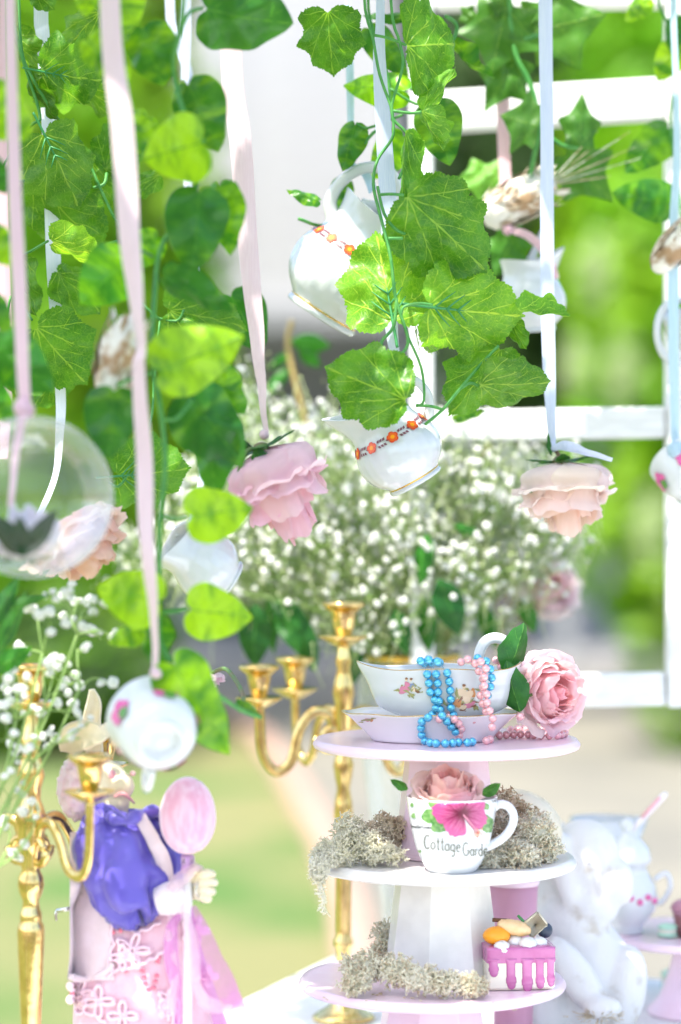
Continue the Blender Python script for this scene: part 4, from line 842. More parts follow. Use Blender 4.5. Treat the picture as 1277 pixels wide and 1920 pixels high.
# ------------------------------------------------------------------ feathered birds
M_FEA = mat('feather_white', (.80, .76, .68), .9, col2=(.42, .27, .15), nscale=26, nlow=.5, nhigh=.62, stretch=(1, 1, 1), bump=.6, bscale=70)
M_FEB = mat('feather_brown', (.36, .26, .17), .9, col2=(.68, .58, .46), nscale=40, bump=.4)
def bird(label, c, ax, L_, seed, tail=True):
    rr = random.Random(seed); rot = frame(ax); t = thing('feather_bird', label, 'bird ornament', c, rot, 'small feathered bird ornaments')
    m = MB(); m.lathe([(r * L_, (z - .5) * L_) for r, z in ((0, 0), (.12, .02), (.2, .10), (.24, .22), (.23, .40), (.28, .55), (.25, .72), (.17, .88), (.10, 1.0), (0, 1.02))], 24, fn=lambda p, a, r, z: tuple(Vector(p) * (1 + .12 * noise.noise(Vector(p) * 60)))); m.build('body', M_FEA, t, world=False)
    for s in (-1, 1):
        m = MB(); m.grid(lambda u, v: ((s * (.22 + .06 * sin(v * pi)) * L_, (u - .5) * .34 * L_ * sin(min(1, v * 1.5 + .15) * pi * .75), (v * .9 - .35) * L_)), 4, 8); m.build('wing', M_FEB, t, world=False)
    m = MB()
    for i in range(90):
        a = rr.uniform(0, 6.28); z = rr.uniform(-.4, .45); r = .24; p = Vector((r * cos(a), r * sin(a), z)) * L_
        n_ = Vector((cos(a), sin(a), .0)); d_ = (Vector((0, 0, 1)) + n_ * .35).normalized(); s_ = n_.cross(d_)
        m.add([p, p + d_ * .09 * L_ + s_ * .035 * L_, p + d_ * .2 * L_ + n_ * .02 * L_, p + d_ * .09 * L_ - s_ * .035 * L_], [(0, 1, 2, 3)], i % 2)
    o = m.build('plumage', [M_FEA, M_FEB], t, False, world=False); o['kind'] = 'stuff'
    if tail:
        for i in range(6):
            a = (i - 2.5) * .16; d_ = Vector((sin(a) * .9, rr.uniform(-.15, .15), 1)).normalized(); b0 = Vector((0, 0, .42 * L_)); e = b0 + d_ * L_ * rr.uniform(.7, 1.25)
            m = MB(); q = spline([b0, b0.lerp(e, .5) + Vector((0, .01 * L_, 0)), e], 5); m.tube(q, [.03 * L_ * (1 - .06 * k) for k in range(len(q))], 5, flat=.25); m.build('tail_feather', M_FEB if i % 2 else M_FEA, t, world=False)
    return t
bird('brown and white bird with long tail feathers hanging at right', P(970, 377, 2.61), (.86, .0, .46), S(150, 2.61), 3)
bird('brown and white bird tied to the blush ribbon at left', P(222, 672, 2.08), (.25, -.1, .9), S(150, 2.08), 4, False)
bird('small rusty bird ball on the pale blue ribbon at the right edge', P(1262, 466, 2.56), (.5, -.3, .6), S(105, 2.56), 5, False)

# ------------------------------------------------------------------ baby's breath
M_BUD = mat('bud_cream', (.72, .80, .46), .7, trans=.4)
ico = bmesh = None
import bmesh
def floret_mesh(r, seed):
    b = bmesh.new(); bmesh.ops.create_icosphere(b, subdivisions=2, radius=r)
    for v in b.verts: v.co *= 1 + .38 * noise.noise(v.co * (1.7 / r) + Vector((seed, 0, 0)))
    me = bpy.data.meshes.new('floret'); b.to_mesh(me); b.free(); me.materials.append(M_FLORET)
    return me
FL = [floret_mesh(1.0, s * 9.1) for s in range(3)]
def spray(label, clumps, root, d, fr_, name='gypsophila_bouquet', cat='bouquet', n_single=300, per=7, spread_=26, seed=1, depth=.1, leaves=(), stem_r=.0009, sub=5, group=None, hubs=None, buds=0):
    """clumps: (px, py) centres; each gets PER florets on thin branchlets"""
    rr = random.Random(seed); t = thing(name, label, cat, P(root[0], root[1], d), group=group)
    st = MB(); rest = MB(); k = 0; base = P(root[0], root[1], d); lst = []
    for (cx, cy) in clumps:
        dd = d + rr.uniform(-depth, depth); c = P(cx, cy, dd); mid = base.lerp(c, .55) + Vector((rr.uniform(-.02, .02), rr.uniform(-.02, .02), rr.uniform(0, .02)))
        b0 = base + Vector((rr.uniform(-.02, .02), rr.uniform(-.02, .02), 0))
        if hubs:
            hb = min(hubs, key=lambda h_: (h_[0] - cx) ** 2 + .6 * (h_[1] - cy) ** 2 + (1e6 if h_[1] < cy else 0)); b0 = P(hb[0], hb[1], d); mid = b0.lerp(c, .5) + Vector((rr.uniform(-.006, .006), rr.uniform(-.006, .006), .002))
        q = spline([b0, mid, c - Vector((0, 0, .004 if hubs else .015))], 4); st.tube(q, stem_r, 4)
        for j in range(per):
            p = c + Vector((rr.gauss(0, 1), rr.gauss(0, .8), rr.gauss(0, .8))) * S(spread_, d)
            s0 = q[-1].lerp(q[-3], rr.random()); st.tube([s0, s0.lerp(p, .5) + Vector((0, 0, -.003)), p], stem_r * .6, 3); lst.append(p)
    bud = MB()
    for (cx, cy) in clumps:
        for j in range(buds):
            p = P(cx + rr.gauss(0, spread_ * 1.15), cy + rr.gauss(0, spread_), d + rr.uniform(-depth, depth)); r = rr.uniform(.0012, .0024)
            bud.add([p + Vector(v_) * r for v_ in ((0, 0, 1), (1, 0, 0), (0, 1, 0), (-1, 0, 0), (0, -1, 0), (0, 0, -1))], [(0, 1, 2), (0, 2, 3), (0, 3, 4), (0, 4, 1), (5, 2, 1), (5, 3, 2), (5, 4, 3), (5, 1, 4)])
            if j % 2: bud.tube([p, p + Vector((rr.uniform(-.015, .015), rr.uniform(-.01, .01), -.03))], stem_r * .5, 3)
    if buds: bud.build('buds', M_BUD, t)['kind'] = 'stuff'
    for hb in hubs or (): st.tube(spline([base, base.lerp(P(hb[0], hb[1], d), .6) + Vector((.004, 0, -.006)), P(hb[0], hb[1], d)], 5), stem_r * 1.5, 5)
    rr.shuffle(lst); lst.sort(key=lambda p: p.y)
    for i, p in enumerate(lst):
        r = fr_ * rr.uniform(.7, 1.35); rm = Quaternion((rr.random(), rr.random(), rr.random()), rr.uniform(0, 6)).to_matrix()
        if i < n_single: link('floret', FL[i % 3], t, p - t.location, rm, (r, r, r * .8))
        else:
            vs = [p + Vector((x, y, z)) * r for x, y, z in ((0, 0, 1), (1, 0, 0), (0, 1, 0), (-1, 0, 0), (0, -1, 0), (0, 0, -1), (.7, .7, .2), (-.7, -.7, .2))]
            rest.add(vs, [(0, 1, 6), (0, 6, 2), (0, 2, 3), (0, 3, 7), (0, 7, 4), (0, 4, 1), (5, 2, 1), (5, 3, 2), (5, 4, 3), (5, 1, 4), (1, 2, 6), (3, 4, 7)])
    st.build('stems', M_GSTEM, t)['kind'] = 'stuff'
    if rest.v: rest.build('far_florets', M_FLORET, t)['kind'] = 'stuff'
    for a in leaves: put_leaf(t, *a)
    return t
rr = random.Random(11); cl = []
while len(cl) < 240:
    x = rr.uniform(300, 1085); y = rr.uniform(790, 1215); u = (x - 700) / 390; v_ = (y - 1000) / 225
    if u * u + v_ * v_ < 1 and not (y > 1100 and x < 620 and rr.random() < .75) and not (y > 1130 and rr.random() < .5): cl.append((x, y))
for q in [(x_, y_) for x_ in range(360, 1060, 48) for y_ in (870, 960, 1050)] + [(440, 735), (455, 760), (430, 790), (420, 820), (460, 800), (470, 715), (520, 790), (400, 840), (560, 760), (910, 830), (935, 812), (620, 770), (250, 1020), (270, 1040), (235, 1060)]: cl.append(q)
for q in [(760, 1170), (800, 1195), (730, 1190), (690, 1175), (850, 1150), (640, 1150)]: cl.append(q)
BD = 2.86
spray("wide bouquet of white baby's breath with dark green leaves in a glass vase", cl, (755, 1262), BD, .0041, per=13, spread_=30, buds=14, seed=5, depth=.12, leaves=[
    ('l', 560, 1225, 520, 1110, BD - .1, .9, 10, 0, (.9, 1.1, .9)), ('l', 590, 1260, 540, 1120, BD - .08, .8, -10, 0, (.8, 1, .9)), ('l', 480, 1130, 472, 1255, BD - .1, 1.3, 10, 0, (.7, .9, .9)), ('l', 505, 1120, 500, 1230, BD - .06, .8, 30, 0, (1.2, 1.3, .8)),
    ('l', 822, 1085, 868, 1190, BD - .13, 1.35, -12, 0, (.6, .85, .8)), ('l', 800, 1000, 782, 1100, BD - .12, 1.0, 25, 0, (1.2, 1.5, 1.0)), ('l', 850, 985, 905, 1008, BD - .12, .9, 20, 0, (1.2, 1.4, 1.1)), ('l', 740, 1140, 765, 1230, BD - .1, 1.1, 0, 0, (.8, 1, .9)),
    ('l', 795, 1120, 805, 1225, BD - .08, 1.0, 0, 0, (1.1, 1.3, .8)), ('l', 670, 1190, 655, 1290, BD - .05, 1.1, 10, 0, (.7, .9, .9)), ('l', 620, 1100, 560, 1150, BD, 1., 10, 0, (1.2, 1.4, .9)), ('l', 545, 640, 620, 650, BD + .1, 1.3, 10, 0, (1.4, 1.7, .9)),
    ('l', 560, 650, 600, 690, BD + .1, 1.3, 10, 0, (1.4, 1.7, .9)), ('l', 540, 690, 500, 740, BD + .1, .9, 10, 0, (1.4, 1.7, .9)), ('l', 548, 660, 500, 690, BD + .1, .8, 10, 0, (1.4, 1.7, .9)), ('l', 980, 1120, 1000, 1190, BD - .05, 1.2, 10, 0, (1.2, 1.3, .8)),
    ('l', 900, 1130, 930, 1220, BD, 1.0, 10, 0, (1.1, 1.3, .8)), ('l', 700, 1200, 720, 1300, BD, 1.0, 10, 0, (1., 1.2, .8))])
bq = [o for o in COL.objects if o.name.startswith('gypsophila_bouquet')][0]
m = MB(); m.tube(spline([P(640, 1200, BD + .1), P(600, 900, BD + .1), P(565, 760, BD + .1), P(540, 650, BD + .1), P(548, 600, BD + .1)], 5), .0035, 6); m.build('twig', mat('twig_tan', (.46, .34, .12), .7), bq)
m = MB(); m.tube(spline([P(830, 1260, BD), P(850, 1100, BD), P(862, 960, BD), P(905, 860, BD), P(935, 790, BD)], 5), .003, 6); m.build('twig', bpy.data.materials['twig_tan'], bq)
# vase
vx = P(768, 960, BD).x; vh = S(1838 - 1232, BD)
t = thing('glass_vase', "clear glass vase with a gold rim under the baby's breath bouquet", 'vase', (vx, BD, TZ + .0005))
vp = [(0, 0), (.042, 0), (.045, .004), (.04, .012), (.03, .04), (.034, .10), (.048, .2), (.060, .3), (.062, vh * .93), (.058, vh)]
m = MB(); m.lathe([tuple(q)[:2] for q in spline([(r, z, 0) for r, z in vp], 3)], 48, (vx, BD, TZ + .0005)); m.build('glass', M_VASE, t)
m = MB(); m.lathe([(.0575, vh), (.0595, vh + .002), (.0615, vh), (.0605, vh - .006), (.0585, vh - .006)], 48, (vx, BD, TZ + .0005)); m.build('gold_rim', M_GOLDLINE, t)
m = MB()
for i in range(26):
    a = R.uniform(0, 6.28); q = R.uniform(0, .03); m.tube([(vx + q * .6 * cos(a), BD + q * .6 * sin(a), TZ + .06), (vx - q * cos(a), BD - q * sin(a), TZ + vh + .01)], .0016, 4)
m.build('flower_stems', M_GSTEM, t)['kind'] = 'stuff'
# small spray at lower left, nearer the camera
rr = random.Random(4)
cl2 = [(95, 1105), (118, 1110), (150, 1115), (125, 1140), (160, 1130), (175, 1145), (70, 1140), (95, 1160), (150, 1170), (145, 1208), (188, 1190), (205, 1182), (48, 1222), (130, 1255), (128, 1275), (190, 1265), (110, 1292), (15, 1250), (20, 1280), (40, 1290), (80, 1245), (100, 1250), (30, 1315), (5, 1320), (60, 1325), (140, 1325), (165, 1350), (105, 1370), (150, 1375), (70, 1390), (10, 1370), (20, 1420), (45, 1480), (50, 1530), (10, 1545), (35, 1600), (70, 1390), (8, 1460)]
SPD = 2.13
spray("loose sprig of baby's breath in front of the left brass candelabra", cl2, (-70, 1660), SPD, .0040, name='gypsophila_sprig', cat='flower sprig', per=3, spread_=13, seed=8, depth=.05, stem_r=.0008, hubs=[(80, 1225), (145, 1190), (85, 1320), (150, 1290), (30, 1350), (60, 1430), (10, 1600), (20, 1500), (60, 1560), (-20, 1700)], leaves=[
    ('l', -10, 1240, 55, 1110, SPD - .03, .6, 20, 0, (1.2, 1.2, .9)), ('l', -20, 1260, 60, 1218, SPD - .02, 1.2, 10, 0, (1.3, 1.5, .7)), ('l', -30, 1190, 40, 1085, SPD - .05, .7, 10, 0, (.9, 1, .9)), ('l', -20, 1150, 95, 1120, SPD - .04, .5, 20, 0, (1.6, 1.5, 1))])
# ------------------------------------------------------------------ brass candelabra
def profpx(pts, s): return [(r * s, z * s) for r, z in pts]
CUP_P = [(0, -2), (13, -2), (15, 3), (17, 8), (22, 30), (26, 52), (38, 62), (43, 66), (44, 70), (41, 74), (36, 73), (28, 66), (22, 50), (18, 14), (0, 12)]
DISH_P = [(0, -4), (14, -6), (22, -2), (40, 8), (50, 14), (51, 17), (48, 17), (36, 10), (18, 4), (0, 3)]
def candelabra(label, px, d, y_top, arms, s_px, ybal, group='brass candelabras on the table'):
    c0 = P(px, y_top, d); s = S(1, d) * s_px; X = c0.x; t = thing('candelabra', label, 'candelabra', (X, d, TZ + .0005), group=group)
    def cup(x, y, z, sc_=1.0):
        m = MB(); m.lathe(profpx(CUP_P, s * sc_), 40, (x, y, z)); cu = m.build('candle_cup', M_BRASS, t)
        m = MB(); m.lathe(profpx(DISH_P, s * sc_), 40, (x, y, z - 12 * s)); m.build('drip_dish', M_BRASS, t)
    zc = c0.z - 74 * s; cup(X, d, zc)
    H = (zc - 18 * s) - TZ; n_ = 0
    zb = lambda y: (CZ - (y - 960) / F * d) - TZ
    pr = ybal(zb, s, H)
    m = MB(); m.lathe([(max(0, r), z) for r, z in pr], 40, (X, d, TZ + .0005)); m.build('stem', M_BRASS, t)
    for (ang, reach, drop, rise) in arms:
        ca, sa = cos(ang), sin(ang); zr = zb_arm = CZ - (y_arm(y_top) - 960) / F * d
        q = [(0.010, zr - 20 * s), (reach * .18, zr + 12 * s), (reach * .36, zr + 16 * s), (reach * .52, zr - 18 * s), (reach * .62, zr - drop * .8), (reach * .80, zr - drop), (reach * .96, zr - drop * .6), (reach, zr + rise)]
        pts = spline([(X + r * ca, d + r * sa, z) for r, z in q], 7)
        m = MB(); m.tube(pts, 11 * s, 8, flat=.62, up=(-sa, ca, 0)); m.build('arm', M_BRASS, t)
        # scroll by the stem
        m = MB(); sc0 = [(X + (26 * s + (16 * s + i * .9 * s) * cos(i * .42)) * ca, d + (26 * s + (16 * s + i * .9 * s) * cos(i * .42)) * sa, zr - 36 * s + (16 * s + i * .9 * s) * sin(i * .42)) for i in range(16)]
        m.tube(sc0, 8 * s, 7); m.build('scroll', M_BRASS, t)
        cup(X + reach * ca, d + reach * sa, zr + rise + 12 * s, .94)
    return t
def y_arm(y_top): return y_top + ARMDY
def prof_left(zb, s, H):
    k = lambda y, r: (r * s, zb(y))
    low = [(0, 0), (70 * s, 0), (72 * s, 6 * s), (60 * s, 16 * s), (30 * s, 34 * s), (20 * s, 60 * s)]
    return low + [k(2010, 13), k(1990, 16), k(1960, 17), k(1900, 20), k(1800, 24), k(1745, 26), k(1735, 24), k(1728, 20), k(1722, 21), k(1712, 20), k(1706, 17), k(1690, 15), k(1675, 22), k(1660, 25), k(1645, 23), k(1632, 17), k(1618, 21), k(1604, 19), k(1590, 24), k(1580, 26), k(1550, 26), k(1535, 30), k(1515, 24), k(1500, 18), k(1480, 19), k(1455, 26), k(1435, 22), k(1410, 15), k(1390, 20), k(1378, 15), k(1355, 14), (12 * s, H)]
def prof_mid(zb, s, H):
    k = lambda y, r: (r * s, zb(y))
    low = [(0, 0), (62 * s, 0), (64 * s, 6 * s), (52 * s, 14 * s), (30 * s, 28 * s), (16 * s, 56 * s)]
    return low + [k(1780, 14), k(1772, 20), k(1764, 20), k(1756, 15), k(1740, 16), k(1640, 16), k(1560, 13), k(1530, 20), k(1505, 18), k(1480, 13), k(1455, 18), k(1435, 21), k(1415, 15), k(1395, 13), k(1370, 15), k(1350, 20), k(1320, 18), k(1300, 22), k(1280, 19), k(1255, 13), k(1240, 17), k(1228, 13), (12 * s, H)]
ARMDY = 310
candelabra('polished brass candelabra at the left edge beside the toy animal', 58, 2.19, 1245, [(radians(-50), .095, .034, .036), (radians(54), .100, .034, .044), (radians(150), .09, .05, .03)], 1.0, prof_left)
ARMDY = 222
candelabra('brass candelabra behind the tiered cake stands, blurred', 644, 2.63, 1128, [(radians(186), .092, .055, .017), (radians(128), .088, .05, .021), (radians(30), .09, .06, -.01)], .92, prof_mid)

# ------------------------------------------------------------------ gravy boat with saucer, on the top stand
bx, bd = P(832, 960, 2.36).x, 2.345; s = S(1, 2.345)
t = thing('gravy_boat', 'white gravy boat with gilt rim and small painted couples, standing on a saucer', 'gravy boat', (bx, bd, Z1 + .0004))
def boat_f(p, a, r, z):
    q = z / (112 * s); sp = max(0, -cos(a)) ** 3.2; hd = max(0, cos(a)) ** 4
    kx = 1.0 + .42 * sm(.0, .32, q) + .18 * q; x = r * cos(a) * kx - sp * 16 * s * sm(.55, 1, q); y = r * sin(a) * (1.0 + .02 * q) * (1 - .35 * sp * sm(.5, 1, q))
    zz = z + (6 * s * sp + 5 * s * hd - 4 * s * abs(sin(a)) + 3 * s * cos(4 * a)) * sm(.6, 1, q)
    return (bx - 2 * s + x, bd + y, Z1 + 30 * s + zz)
BP = [(0, 4), (48, 2), (54, 0), (58, 2), (58, 8), (68, 16), (82, 34), (89, 58), (90, 84), (92, 102), (92, 110)]
BPS = [tuple(q)[:2] for q in spline([(r * s, z * s, 0) for r, z in BP], 3)]
m = MB(); m.lathe(BPS, 96, fn=boat_f); m.lathe([(92 * s, 110 * s), (90 * s, 111 * s)] + [(r - 3 * s, z) for r, z in BPS if z > 16 * s][::-1] + [(0, 14 * s)], 96, fn=boat_f); m.build('bowl', M_PORC, t)
rim = [boat_f(None, 2 * pi * i / 96, 91.5 * s, 111 * s) for i in range(97)]; m = MB(); m.tube(rim, .75 * s, 5, caps=False); m.build('gilt_rim', M_GOLDLINE, t)
m = MB(); m.tube(spline([P(905, 1262, bd), P(898, 1232, bd), P(908, 1205, bd), P(930, 1196, bd), P(952, 1208, bd), P(956, 1240, bd), P(945, 1275, bd), P(925, 1300, bd), P(900, 1315, bd)], 5), 7 * s, 9, flat=1.5); m.build('handle', M_PORC, t)
def sauc_f(p, a, r, z):
    kx = 1.42 + .015 * cos(8 * a); return (bx - 24 * s + r * cos(a) * kx, bd + r * sin(a) * (1 + .012 * cos(8 * a)), Z1 + .0006 + z + 1.2 * s * cos(8 * a) * sm(60 * s, 112 * s, r))
SP_ = [(0, 3), (66, 2), (72, 0), (78, 0), (80, 4), (92, 22), (104, 38), (115, 50), (118, 53), (116, 54), (102, 42), (88, 26), (76, 12), (60, 10), (0, 9)]
SPS = [(r * s, z * s) for r, z in SP_]
m = MB(); m.lathe(SPS, 96, fn=sauc_f); m.build('saucer', mat('blush_porcelain', (.82, .79, .81), .14, coat=.6), t)
rim = [sauc_f(None, 2 * pi * i / 96, 117.5 * s, 54 * s) for i in range(97)]; m = MB(); m.tube(rim, .8 * s, 5, caps=False); m.build('gilt_edge', M_GOLDLINE, t)
# painted motifs: small patches of colour projected on the bowl front
MOT = [mat('motif_' + n_, c, .2) for n_, c in (('rose', (.62, .22, .32)), ('cream', (.76, .60, .42)), ('olive', (.34, .34, .14)), ('brown', (.24, .12, .07)), ('blue', (.22, .28, .45)), ('rust', (.62, .27, .10)))]
from mathutils.bvhtree import BVHTree
def proj_patches(target, items, par, name, eps=.0005, thr=None):
    """items: (px, py, rx, ry, angle, slot, petal wobble); dropped on TARGET along the line of sight"""
    me = target.data; mw = Matrix.Translation(wloc(target))
    bv = BVHTree.FromPolygons([mw @ v.co for v in me.vertices], [tuple(p.vertices) for p in me.polygons]); o0 = Vector((0, 0, CZ)); m = MB()
    def hit(x, y):
        d_ = (P(x, y, 1) - o0).normalized(); h_ = bv.ray_cast(o0, d_)
        return None if h_[0] is None else h_[0]
    for li, (x, y, rx, ry, an, mi, wob) in enumerate(items):
        ca, sa = cos(radians(an)), sin(radians(an)); K = 14; vs = []; rings = 3
        for k in range(rings + 1):
            for i in range(K):
                a = 2 * pi * i / K; w = (1 + wob * sin(a * 3 + li)) * k / rings
                h_ = hit(x + (rx * cos(a) * ca - ry * sin(a) * sa) * w, y + (rx * cos(a) * sa + ry * sin(a) * ca) * w)
                if h_ is None: vs = None; break
                vs.append(h_ + (o0 - h_).normalized() * (eps + .00006 * (li % 7)))
            if vs is None: break
        if vs is None: continue
        m.add(vs, [(r_ * K + i, r_ * K + (i + 1) % K, (r_ + 1) * K + (i + 1) % K, (r_ + 1) * K + i) for r_ in range(rings) for i in range(K)], mi)
    return m
def proj_strokes(target, strokes, wpx, eps=.0006, mi=0, mb=None):
    me = target.data; mw = Matrix.Translation(wloc(target))
    bv = BVHTree.FromPolygons([mw @ v.co for v in me.vertices], [tuple(p.vertices) for p in me.polygons]); o0 = Vector((0, 0, CZ)); m = mb or MB()
    for st_ in strokes:
        q = spline([(x, y, 0) for x, y in st_], 4); vs = []
        for i, p in enumerate(q):
            tn = (q[min(i + 1, len(q) - 1)] - q[max(0, i - 1)])
            if tn.length < 1e-6: tn = Vector((1, 0, 0))
            tn.normalize(); nn = Vector((-tn.y, tn.x, 0)) * wpx / 2
            for e in (p - nn, p + nn):
                d_ = (P(e.x, e.y, 1) - o0).normalized(); h_ = bv.ray_cast(o0, d_)
                vs.append(h_[0] + (o0 - h_[0]).normalized() * eps if h_[0] is not None else None)
        for i in range(len(q) - 1):
            quad = [vs[2 * i], vs[2 * i + 1], vs[2 * i + 3], vs[2 * i + 2]]
            if all(v is not None for v in quad) and max((quad[0] - w).length for w in quad) < .01: m.add(quad, [(0, 1, 2, 3)], mi)
    return m
boat_body = [o for o in t.children if o.name.startswith('bowl')][0]
rr = random.Random(2); it = []
for i in range(26): it.append((764 + rr.gauss(0, 9), 1293 + rr.gauss(0, 6), rr.uniform(3, 7), rr.uniform(1, 2.2), rr.uniform(-60, 60), 2, .3))
it += [(757, 1294, 9, 7, -10, 0, .2), (763, 1284, 5, 6, 0, 0, .2), (752, 1297, 6, 4, 20, 0, .2), (772, 1288, 5, 8, 10, 4, .2), (775, 1292, 3, 6, -20, 1, .1), (762, 1274, 2.6, 3.2, 0, 1, .1), (762, 1272.4, 2.8, 2.2, 0, 3, .1), (770, 1275, 2.6, 3.2, 0, 1, .1), (771, 1273, 2.8, 2.2, 0, 3, .1), (782, 1296, 7, 2.6, 30, 3, .2)]
for i in range(24): it.append((868 + rr.gauss(0, 14), 1313 + rr.gauss(0, 14), rr.uniform(4, 10), rr.uniform(1.2, 3), rr.uniform(-80, 80), 2 if i % 3 else 3, .3))
it += [(864, 1304, 9, 15, 20, 1, .2), (858, 1318, 8, 8, 0, 5, .2), (876, 1306, 10, 13, 35, 1, .2), (886, 1300, 6, 9, 10, 5, .2), (870, 1288, 3.4, 4.4, 0, 1, .1), (870, 1285, 3.4, 2.6, 0, 3, .1), (880, 1322, 12, 5, -20, 0, .2), (866, 1326, 10, 4, 0, 1, .2)]
proj_patches(boat_body, it, t, '').build('painted_couple', MOT, t, False)
sau = [o for o in t.children if o.name.startswith('saucer')][0]
it = [(688 + rr.gauss(0, 5), 1350 + rr.gauss(0, 1.5), 5, 1.2, 0, 2, .2) for i in range(9)] + [(690, 1350, 6, 3, 0, 0, .2), (696, 1351, 4, 2.4, 0, 5, .2)]
proj_patches(sau, it, t, '').build('painted_sprig', MOT, t, False)

# ------------------------------------------------------------------ pearl necklaces
bb = bmesh.new(); bmesh.ops.create_uvsphere(bb, u_segments=14, v_segments=9, radius=1.0)
for f_ in bb.faces: f_.smooth = True
BEAD = {}
for nm, mt in (('b', M_BLUE), ('p', M_PINKB)):
    me = bpy.data.meshes.new('bead'); bb.to_mesh(me); me.materials.append(mt); BEAD[nm] = me
zm = lambda x, y: (560 + x * .44636, 1160 + y * .44636)
def boat_front(px, py):
    me = boat_body.data; o0 = Vector((0, 0, CZ)); h_ = boat_bv.ray_cast(o0, (P(px, py, 1) - o0).normalized()); h2 = sauc_bv.ray_cast(o0, (P(px, py, 1) - o0).normalized())
    dz = (CZ - Z1 - .004) * F / (py - 960) if py > 1350 else 9
    return min(h_[0].y if h_[0] is not None else 9, h2[0].y if h2[0] is not None else 9, dz)
def bvh_of(o):
    mw = Matrix.Translation(wloc(o)); return BVHTree.FromPolygons([mw @ v.co for v in o.data.vertices], [tuple(p.vertices) for p in o.data.polygons])
boat_bv = bvh_of(boat_body); sauc_bv = bvh_of(sau)
def necklace(label, kind, chains, r):
    t = thing('bead_necklace', label, 'necklace', PZ(860, 1395, Z1), group='pearl bead necklaces on the top stand')
    thread = MB()
    for (pts, zoomed, mode) in chains:
        q = spline([(*(zm(*p) if zoomed else p), 0) for p in pts], 8); acc = 0; last = None; tp = []
        def place(px, py):
            if mode == 'plate': c = PZ(px, py, Z1 + r * .98)
            elif mode == 'back': c = P(px, py, 2.40)
            elif isinstance(mode, float): c = P(px, py, mode)
            else:
                d_ = boat_front(px, py); d_ = 2.27 if d_ > 5 else d_; c = P(px, py, d_ - r * 1.02)
                if c.z < Z1 + r: c = PZ(px, py, Z1 + r)
            return c
        prev = q[0]; c0 = place(prev.x, prev.y); beads = [c0]
        for p in q[1:]:
            for k in range(1, 5):
                w = prev.lerp(p, k / 4); c = place(w.x, w.y)
                if (c - beads[-1]).length > r * 2.0 and (Vector((c.x, 0, c.z)) - Vector((beads[-1].x, 0, beads[-1].z))).length > r * 1.1: beads.append(c)
            prev = p
        for c in beads: link('bead', BEAD[kind], t, c - t.location, None, (r, r, r))
        if len(beads) > 1: thread.tube(beads, .0005, 4)
    thread.build('thread', M_RIB_P if kind == 'p' else M_BLUE, t)
rB = S(8.4, 2.27); rP = S(7.9, 2.27)
necklace('metallic blue bead necklace draped over the front of the gravy boat', 'b', [
    ([(512, 178), (535, 195), (540, 235), (548, 277), (556, 318), (577, 352), (572, 390), (545, 415), (524, 420), (515, 450), (516, 485), (530, 510)], True, 'boat'),
    ([(546, 172), (566, 197), (577, 230), (584, 268), (586, 310), (597, 392), (617, 425), (648, 462), (672, 492)], True, 'boat'),
    ([(582, 180), (607, 195), (625, 230), (634, 272), (638, 313), (640, 350), (641, 384), (655, 412)], True, 'boat'),
    ([(530, 513), (560, 522), (598, 524), (636, 523), (675, 519), (712, 520), (742, 514)], True, 'plate'), ([(556, 502), (590, 500), (625, 498), (655, 496), (690, 500), (728, 500)], True, 'plate'),
    ([(752, 166), (789, 180), (806, 215), (810, 252), (803, 292), (790, 330)], True, 2.296)], rB)
necklace('pale pink bead necklace draped beside the blue beads and under the rose', 'p', [
    ([(710, 170), (742, 190), (760, 230), (780, 270), (765, 306), (766, 347), (790, 380), (772, 404)], True, 2.288),
    ([(765, 180), (787, 215), (776, 262), (790, 320), (793, 365), (815, 418), (812, 458)], True, 2.278),
    ([(683, 182), (700, 176)], True, 2.30), ([(632, 408), (665, 432), (684, 468), (668, 500)], True, 'boat'), ([(590, 422), (606, 428)], True, 'boat'), ([(733, 425), (750, 412)], True, 2.30),
    ([(828, 175), (852, 207), (857, 245), (850, 262)], True, 2.36), ([(778, 488), (825, 490), (862, 488), (905, 486), (950, 485), (1000, 490), (1047, 491), (1092, 490), (1128, 480)], True, 'plate'),
    ([(788, 512), (806, 506)], True, 'plate'), ([(890, 466), (935, 466), (985, 468), (1025, 468), (1070, 470), (1112, 468), (1138, 474)], True, 'plate'), ([(920, 460), (960, 458), (1010, 458)], True, 'plate'), ([(930, 412), (936, 440)], True, 2.31)], rP)

# ------------------------------------------------------------------ mug with print, on the middle stand
MX, MDp = P(848, 960, 2.262).x, 2.264; s = S(1, 2.262)
t = thing('mug', 'white mug printed with a pink hibiscus and the words Cottage Garden', 'mug', (MX, MDp, Z2 + .0004))
mp_ = [(0, 2), (36, 2), (40, 0), (44, 0), (47, 3), (56, 16), (66, 38), (73, 62), (79, 90), (83, 118), (85.5, 138)]
MPS = [tuple(q)[:2] for q in spline([(r * s, z * s, 0) for r, z in mp_], 4)]
m = MB(); m.lathe(MPS, 96, (MX, MDp, Z2 + .0004)); mug = m.build('body', M_PORC, t)
m = MB(); m.lathe([(85.5 * s, 138 * s), (84.5 * s, 139.2 * s), (82.5 * s, 138.5 * s)] + [(r - 3.5 * s, z) for r, z in MPS if 10 * s < z < 132 * s][::-1] + [(0, 12 * s)], 96, (MX, MDp, Z2 + .0004)); m.build('inner_wall', M_PORC, t)
m = MB(); yh = MDp; m.tube(spline([P(922, 1518, yh), P(936, 1508, yh), P(953, 1512, yh), P(963, 1530, yh), P(958, 1552, yh), P(942, 1572, yh), P(918, 1586, yh), P(908, 1590, yh)], 6), 6.3 * s, 10, flat=1.35); m.build('handle', M_PORC, t)
z5 = lambda x, y: (560 + x * .44636, 1420 + y * .44636 - 2)
